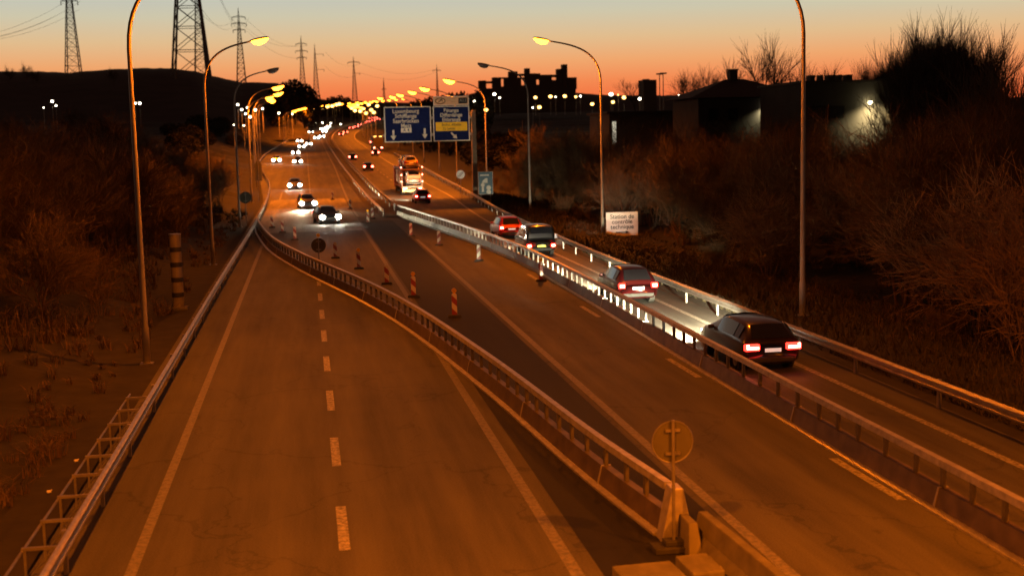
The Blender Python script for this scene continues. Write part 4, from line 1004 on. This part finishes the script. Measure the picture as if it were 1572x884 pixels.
for px, py, Y, src, h0, s, lab in [(1172, 48, 190, pt, ht, .8, 'tallest bare tree rising behind the chimney house'), (1138, 80, 190, pt, ht, .9, 'bare tree left of the chimney against the orange sky'), (1205, 76, 190, pt, ht, .9, 'bare tree between the chimney house and the tall post'), (1110, 92, 200, pt, ht, 1, 'small bare tree left of the chimney house'), (1262, 84, 190, pt, ht, .8, 'bare tree behind the long building by the tall post'),
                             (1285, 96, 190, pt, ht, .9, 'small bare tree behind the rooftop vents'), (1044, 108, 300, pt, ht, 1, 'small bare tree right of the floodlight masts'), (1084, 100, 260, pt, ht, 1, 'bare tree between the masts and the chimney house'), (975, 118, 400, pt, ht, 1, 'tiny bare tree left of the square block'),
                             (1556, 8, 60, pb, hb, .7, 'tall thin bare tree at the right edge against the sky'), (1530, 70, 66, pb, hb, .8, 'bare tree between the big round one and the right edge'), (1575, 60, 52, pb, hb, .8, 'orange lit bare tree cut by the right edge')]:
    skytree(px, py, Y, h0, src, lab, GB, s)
for o in (pd, pt, pb):
    for c in list(o.children): bpy.data.objects.remove(c)
    bpy.data.objects.remove(o)
# shrubs
shr = []
for s in range(6):
    T, C = tree_mesh(40+s, 5.5, 3, 5, .55, .85, stems=6, rad=.035)
    for mb in (T,): C.add(mb.v, mb.f)
    o = C.build('shrub', M_TWIG); shr.append(o)
used = set()
def shrub(X, Y, sc, label, group, zs=1.0, pick=None):
    src = pick or random.choice(shr)
    if src.name in used: o = src.copy(); col.objects.link(o)
    else: o = src; used.add(src.name)
    o.location = (X, Y, ground(X, Y)-.1); o.scale = (sc, sc, sc*zs); o.rotation_euler = (0, 0, random.uniform(0, 6.28)); tag(o, label, 'shrub', group)
rng = random.Random(99)
n = 0
while n < 125:
    Y = 20+rng.random()**1.3*180; d = 3.2+rng.random()*34; X = eL(Y)-d
    if abs(X-(-5.5)) < 2.2 and Y < 130: continue
    top = 7.2+(222-185)/F*Y
    sc = rng.uniform(.5, 1.0)
    if ground(X, Y)+4.2*sc > top+2: sc *= .6
    shrub(X, Y, sc, 'bare brown shrub in the dark thicket on the left bank', 'shrubs on the left bank'); n += 1
n = 0
while n < 140:
    Y = rng.uniform(26, 200); d = 4.0+rng.uniform(0, 1)**1.3*42; X = eR(Y)+d
    sc = rng.uniform(.5, 1.15)*(.55 if d < 7 else 1)
    if d < 6 and 78 < Y < 88: continue
    q = X/Y*F+468
    if 890 < q < 1030 and Y < 86: continue
    if 690 < q < 770 and Y < 147: sc *= .45
    if Y < 150: sc = min(sc, (7.0+.8+Y*.012-ground(X, Y))/4.6)
    shrub(X, Y, sc, 'bare brown shrub in the dark thicket beyond the right rail', 'shrubs beyond the right rail'); n += 1
# taller bare trees of the right bank, screening the buildings
tp = []
for sd in (21, 22, 23):
    T, C = tree_mesh(sd, 8, 4, 5, .45, .85, stems=4, rad=.06); tp.append([tree(T, C, 'bare_tree', (0, 0, 0), 'x', 'tree', None), 0])
hs = [height_of(a[0]) for a in tp]
n = 0; tries = 0
while n < 150 and tries < 4000:
    tries += 1
    Y = 34+rng.random()*125; X = eR(Y)+7+rng.random()**1.2*58; q = X/Y*F+468
    if q > 1640 or (885 < q < 1040 and Y < 94) or (690 < q < 775 and Y < 150): continue
    yt = 178 if q < 900 else 226 if q < 960 else 166 if q < 1120 else 156 if q < 1150 else 178 if q < 1200 else 146 if q < 1290 else 188 if q < 1415 else 110
    yt += rng.uniform(0, 60)
    yh = 214-(q-468)*.0227; ztop = CAMZ+(yh-yt)/F*Y; h = ztop-ground(X, Y)
    if h < 2.2: continue
    h = min(h, 9.5); i = n % 3
    o = tp[i][0] if not tp[i][1] else copy_tree(tp[i][0]); tp[i][1] = 1
    k = h/hs[i]; o.location = (X, Y, ground(X, Y)-.1); o.scale = (k*1.05, k*1.05, k); o.rotation_euler = (0, 0, rng.uniform(0, 6.28)); n += 1
    tag(o, 'bare reddish brown tree in the thicket between right rail and houses', 'tree', 'bare trees in the thicket on the right bank')
n = 0; tries = 0
while n < 95 and tries < 4000:
    tries += 1
    Y = 26+rng.random()**1.15*150; X = eL(Y)-4.5-rng.random()**1.1*46; q = X/Y*F+468
    if q < -70 or q > 345: continue
    yt = 150+rng.uniform(0, 150)+(60 if q > 230 else 0); yh = 214-(q-468)*.0227; h = CAMZ+(yh-yt)/F*Y-ground(X, Y)
    if h < 1.6: continue
    h = min(h, 7.5); i = n % 3; o = copy_tree(tp[i][0]); k = h/hs[i]; o.location = (X, Y, ground(X, Y)-.1); o.scale = (k*1.2, k*1.2, k); o.rotation_euler = (0, 0, rng.uniform(0, 6.28)); n += 1
    tag(o, 'bare dark brown tree in the brush on the left bank', 'tree', 'bare trees in the brush on the left bank')
for px, py, Y, k in [(12, 96, 560, .5), (38, 92, 560, .6), (52, 100, 560, .45), (172, 100, 590, .3)]:
    o = copy_tree(tp[0][0]); p = far(px, py, Y); o.location = (p.x, Y, p.z-9); o.scale = (9/hs[0]*.8, 9/hs[0]*.8, 9/hs[0]); tag(o, 'thin bare sapling on the crest of the dark hill', 'tree', 'saplings on the hill crest')
# willow like bushes at the right edge, lamp light put into lighter twig colour
M_TWIGO = mat('lamplit_twigs', (.19, .125, .065), .9, var=.4, scale=2)
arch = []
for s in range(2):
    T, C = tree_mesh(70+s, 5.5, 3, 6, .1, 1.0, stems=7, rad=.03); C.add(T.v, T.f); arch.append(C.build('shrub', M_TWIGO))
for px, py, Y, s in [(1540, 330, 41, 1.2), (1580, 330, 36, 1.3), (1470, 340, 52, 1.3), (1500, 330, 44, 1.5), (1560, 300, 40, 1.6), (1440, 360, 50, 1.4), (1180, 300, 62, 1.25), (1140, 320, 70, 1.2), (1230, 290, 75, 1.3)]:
    X = far(px, 300, Y).x; shrub(X, Y, s, 'larger arching shrub with lamp light painted into its twigs on the right', 'arching shrubs on the right', pick=arch[int(px/20) % 2])
# dark evergreen lumps on the far left skyline, as bare crowns massed close together
def massed_tree(seed, w, h):
    r_ = random.Random(seed); T, C = MB(), MB(); T.tube([(0, 0, -1), (0, 0, h*.5)], [.35, .2], 6)
    for k in range(1500):
        a, b, c = r_.gauss(0, 1), r_.gauss(0, 1), r_.gauss(0, 1); l = math.sqrt(a*a+b*b+c*c); q = r_.uniform(.55, 1.0)
        p = Vector((a/l*w*q, b/l*w*q, h*.55+c/l*h*.45*q)); s = r_.uniform(.3, .8)*w*.16
        u = Vector((r_.uniform(-1, 1), r_.uniform(-1, 1), r_.uniform(-1, 1))).normalized()*s; v = u.cross(Vector((r_.uniform(-1, 1), r_.uniform(-1, 1), r_.uniform(-1, 1)))).normalized()*s
        C.add([p-u, p+v, p+u, p-v*.6], [(0, 1, 2, 3)])
    return T, C
T, C = massed_tree(2, 5, 13); ms = tree(T, C, 'dense_tree', (0, 0, 0), 'x', 'tree', None, mt=M_TWIGD, mc=mat('dark_foliage', (.028, .022, .014), .9, var=.4, scale=.6)); fst = True
for px, py, Y, lab in [(450, 121, 520, 'dense dark tree at the top of the tree hump'), (436, 126, 510, 'dense dark tree on the left of the tree hump'), (465, 127, 520, 'dense dark tree right of the hump top'), (476, 138, 520, 'dense dark tree on the falling right side of the hump'), (424, 134, 500, 'dense dark tree at the left foot of the hump'),
                   (496, 152, 700, 'low dense tree right of the hump'), (508, 148, 720, 'low dense tree in the middle far lump'), (520, 146, 730, 'dense tree at the top of the far lump'), (532, 149, 740, 'low dense tree at the right end of the far lump'), (545, 155, 740, 'smallest dense tree of the far lump'),
                   (640, 152, 420, 'dense tree behind the wide blue sign'), (662, 148, 420, 'dense tree behind the gap of the blue signs'), (690, 142, 420, 'dense tree behind the exit header'), (712, 140, 420, 'dense tree right of the exit header'), (735, 138, 430, 'dense tree at the left foot of the factory')]:
    o = ms if fst else copy_tree(ms); fst = False
    p = far(px, py, Y); zb = max(prof(min(Y, 760))-1, p.z-17); s = (p.z-zb)/13.0; o.location = (p.x, Y, zb); o.scale = (s*.8, s*.8, s); o.rotation_euler = (0, 0, px); tag(o, lab, 'tree', 'dense trees along the horizon')
# dark hedge row between the road and the town
hr = 0
for k in range(34):
    Y = 150+k*8+rng.uniform(-3, 3); X = eR(Y)+rng.uniform(9, 30)
    o = copy_tree(ms); s = rng.uniform(.45, .68); o.location = (X, Y, ground(X, Y)-.5); o.scale = (s*1.2, s*1.2, s*.7*min(1.6, (Y/200)**.5)); o.rotation_euler = (0, 0, k); tag(o, 'dark dense tree in the row between motorway and town', 'tree', 'dark trees between motorway and town')
for k in range(22):
    Y = 175+k*13+rng.uniform(-3, 3); X = eL(Y)-rng.uniform(6, 26)
    o = copy_tree(ms); s = rng.uniform(.4, .6); o.location = (X, Y, ground(X, Y)-.5); o.scale = (s*1.2, s*1.2, s*.7); o.rotation_euler = (0, 0, k); tag(o, 'dark dense tree on the bank left of the oncoming lane', 'tree', 'dark trees left of the oncoming lane')
# rough grass on the verges
gm = MB()
for k in range(24000):
    left = False; Y = 16+rng.random()**1.6*130; d = .5+rng.random()**1.4*(9 if left else 8)
    X = eL(Y)-d if left else eR(Y)+d; z = ground(X, Y)
    low = .4 if 62 < Y < 90 and d > 1.5 else 1
    a = rng.uniform(0, 6.28); h = rng.uniform(.10, .5)*low; w = rng.uniform(.012, .03)*(1+Y/60)
    dx, dy = math.cos(a)*w, math.sin(a)*w; l = rng.uniform(-.25, .25); l2 = rng.uniform(-.25, .25)
    gm.add([(X-dx, Y-dy, z-.03), (X+dx, Y+dy, z-.03), (X+l, Y+l2, z+h)], [(0, 1, 2)])
tag(gm.build('rough_grass', M_DRY), 'rough dry grass along the right verge', 'grass', kind='stuff')
# low tangled undergrowth on both banks
um = MB()
for k in range(2300):
    left = rng.random() < .68
    Y = 12+rng.random()**1.5*(120 if left else 90); d = (.9+rng.random()**1.2*22) if left else 2.4+rng.random()*16
    X = eL(Y)-d if left else eR(Y)+d
    if not left and 74 < Y < 90 and 3 < d < 9: continue
    if left and abs(X+5.5) < .5: continue
    z = ground(X, Y); sz = rng.uniform(.35, 1.25)*(.5 if d < 3 else 1)*(1 if left else .6)
    for q in range(rng.randint(14, 30)):
        a = rng.uniform(0, 6.28); l = rng.random(); ca, sa = math.cos(a), math.sin(a); w = rng.uniform(.008, .02)*(1+Y/70)
        bx, by = X+rng.uniform(-.4, .4)*sz, Y+rng.uniform(-.4, .4)*sz
        mx_, my, mz = bx+ca*l*.45*sz, by+sa*l*.45*sz, z+sz*rng.uniform(.4, .75); ex, ey, ez = bx+ca*l*1.1*sz+rng.uniform(-.2, .2), by+sa*l*1.1*sz+rng.uniform(-.2, .2), mz+sz*rng.uniform(-.15, .4)
        um.add([(bx-sa*w, by+ca*w, z-.05), (bx+sa*w, by-ca*w, z-.05), (mx_, my, mz)], [(0, 1, 2)])
        um.add([(mx_-sa*w*.7, my+ca*w*.7, mz-.02), (mx_+sa*w*.7, my-ca*w*.7, mz-.02), (ex, ey, ez)], [(0, 1, 2)])
tag(um.build('undergrowth', M_TWIG), 'tangled brown undergrowth covering both banks', 'undergrowth', kind='stuff')
# litter on the left bank
for px, py, lab in [(115, 679, 'small pale scrap lying on the left bank, upper one'), (73, 725, 'small pale scrap lying on the left bank, lower one')]:
    p = at(px, py, .45); mb = MB(); mb.box((0, 0, .03), (.08, .06, .03), .5, .3); mb.box((.03, .02, .045), (.05, .05, .02), 1.1, -.4); o = mb.build('litter_scrap', M_SIGNW); o.location = (p.x, p.y, ground(p.x, p.y)+.05); tag(o, lab, 'litter', 'scraps of litter')
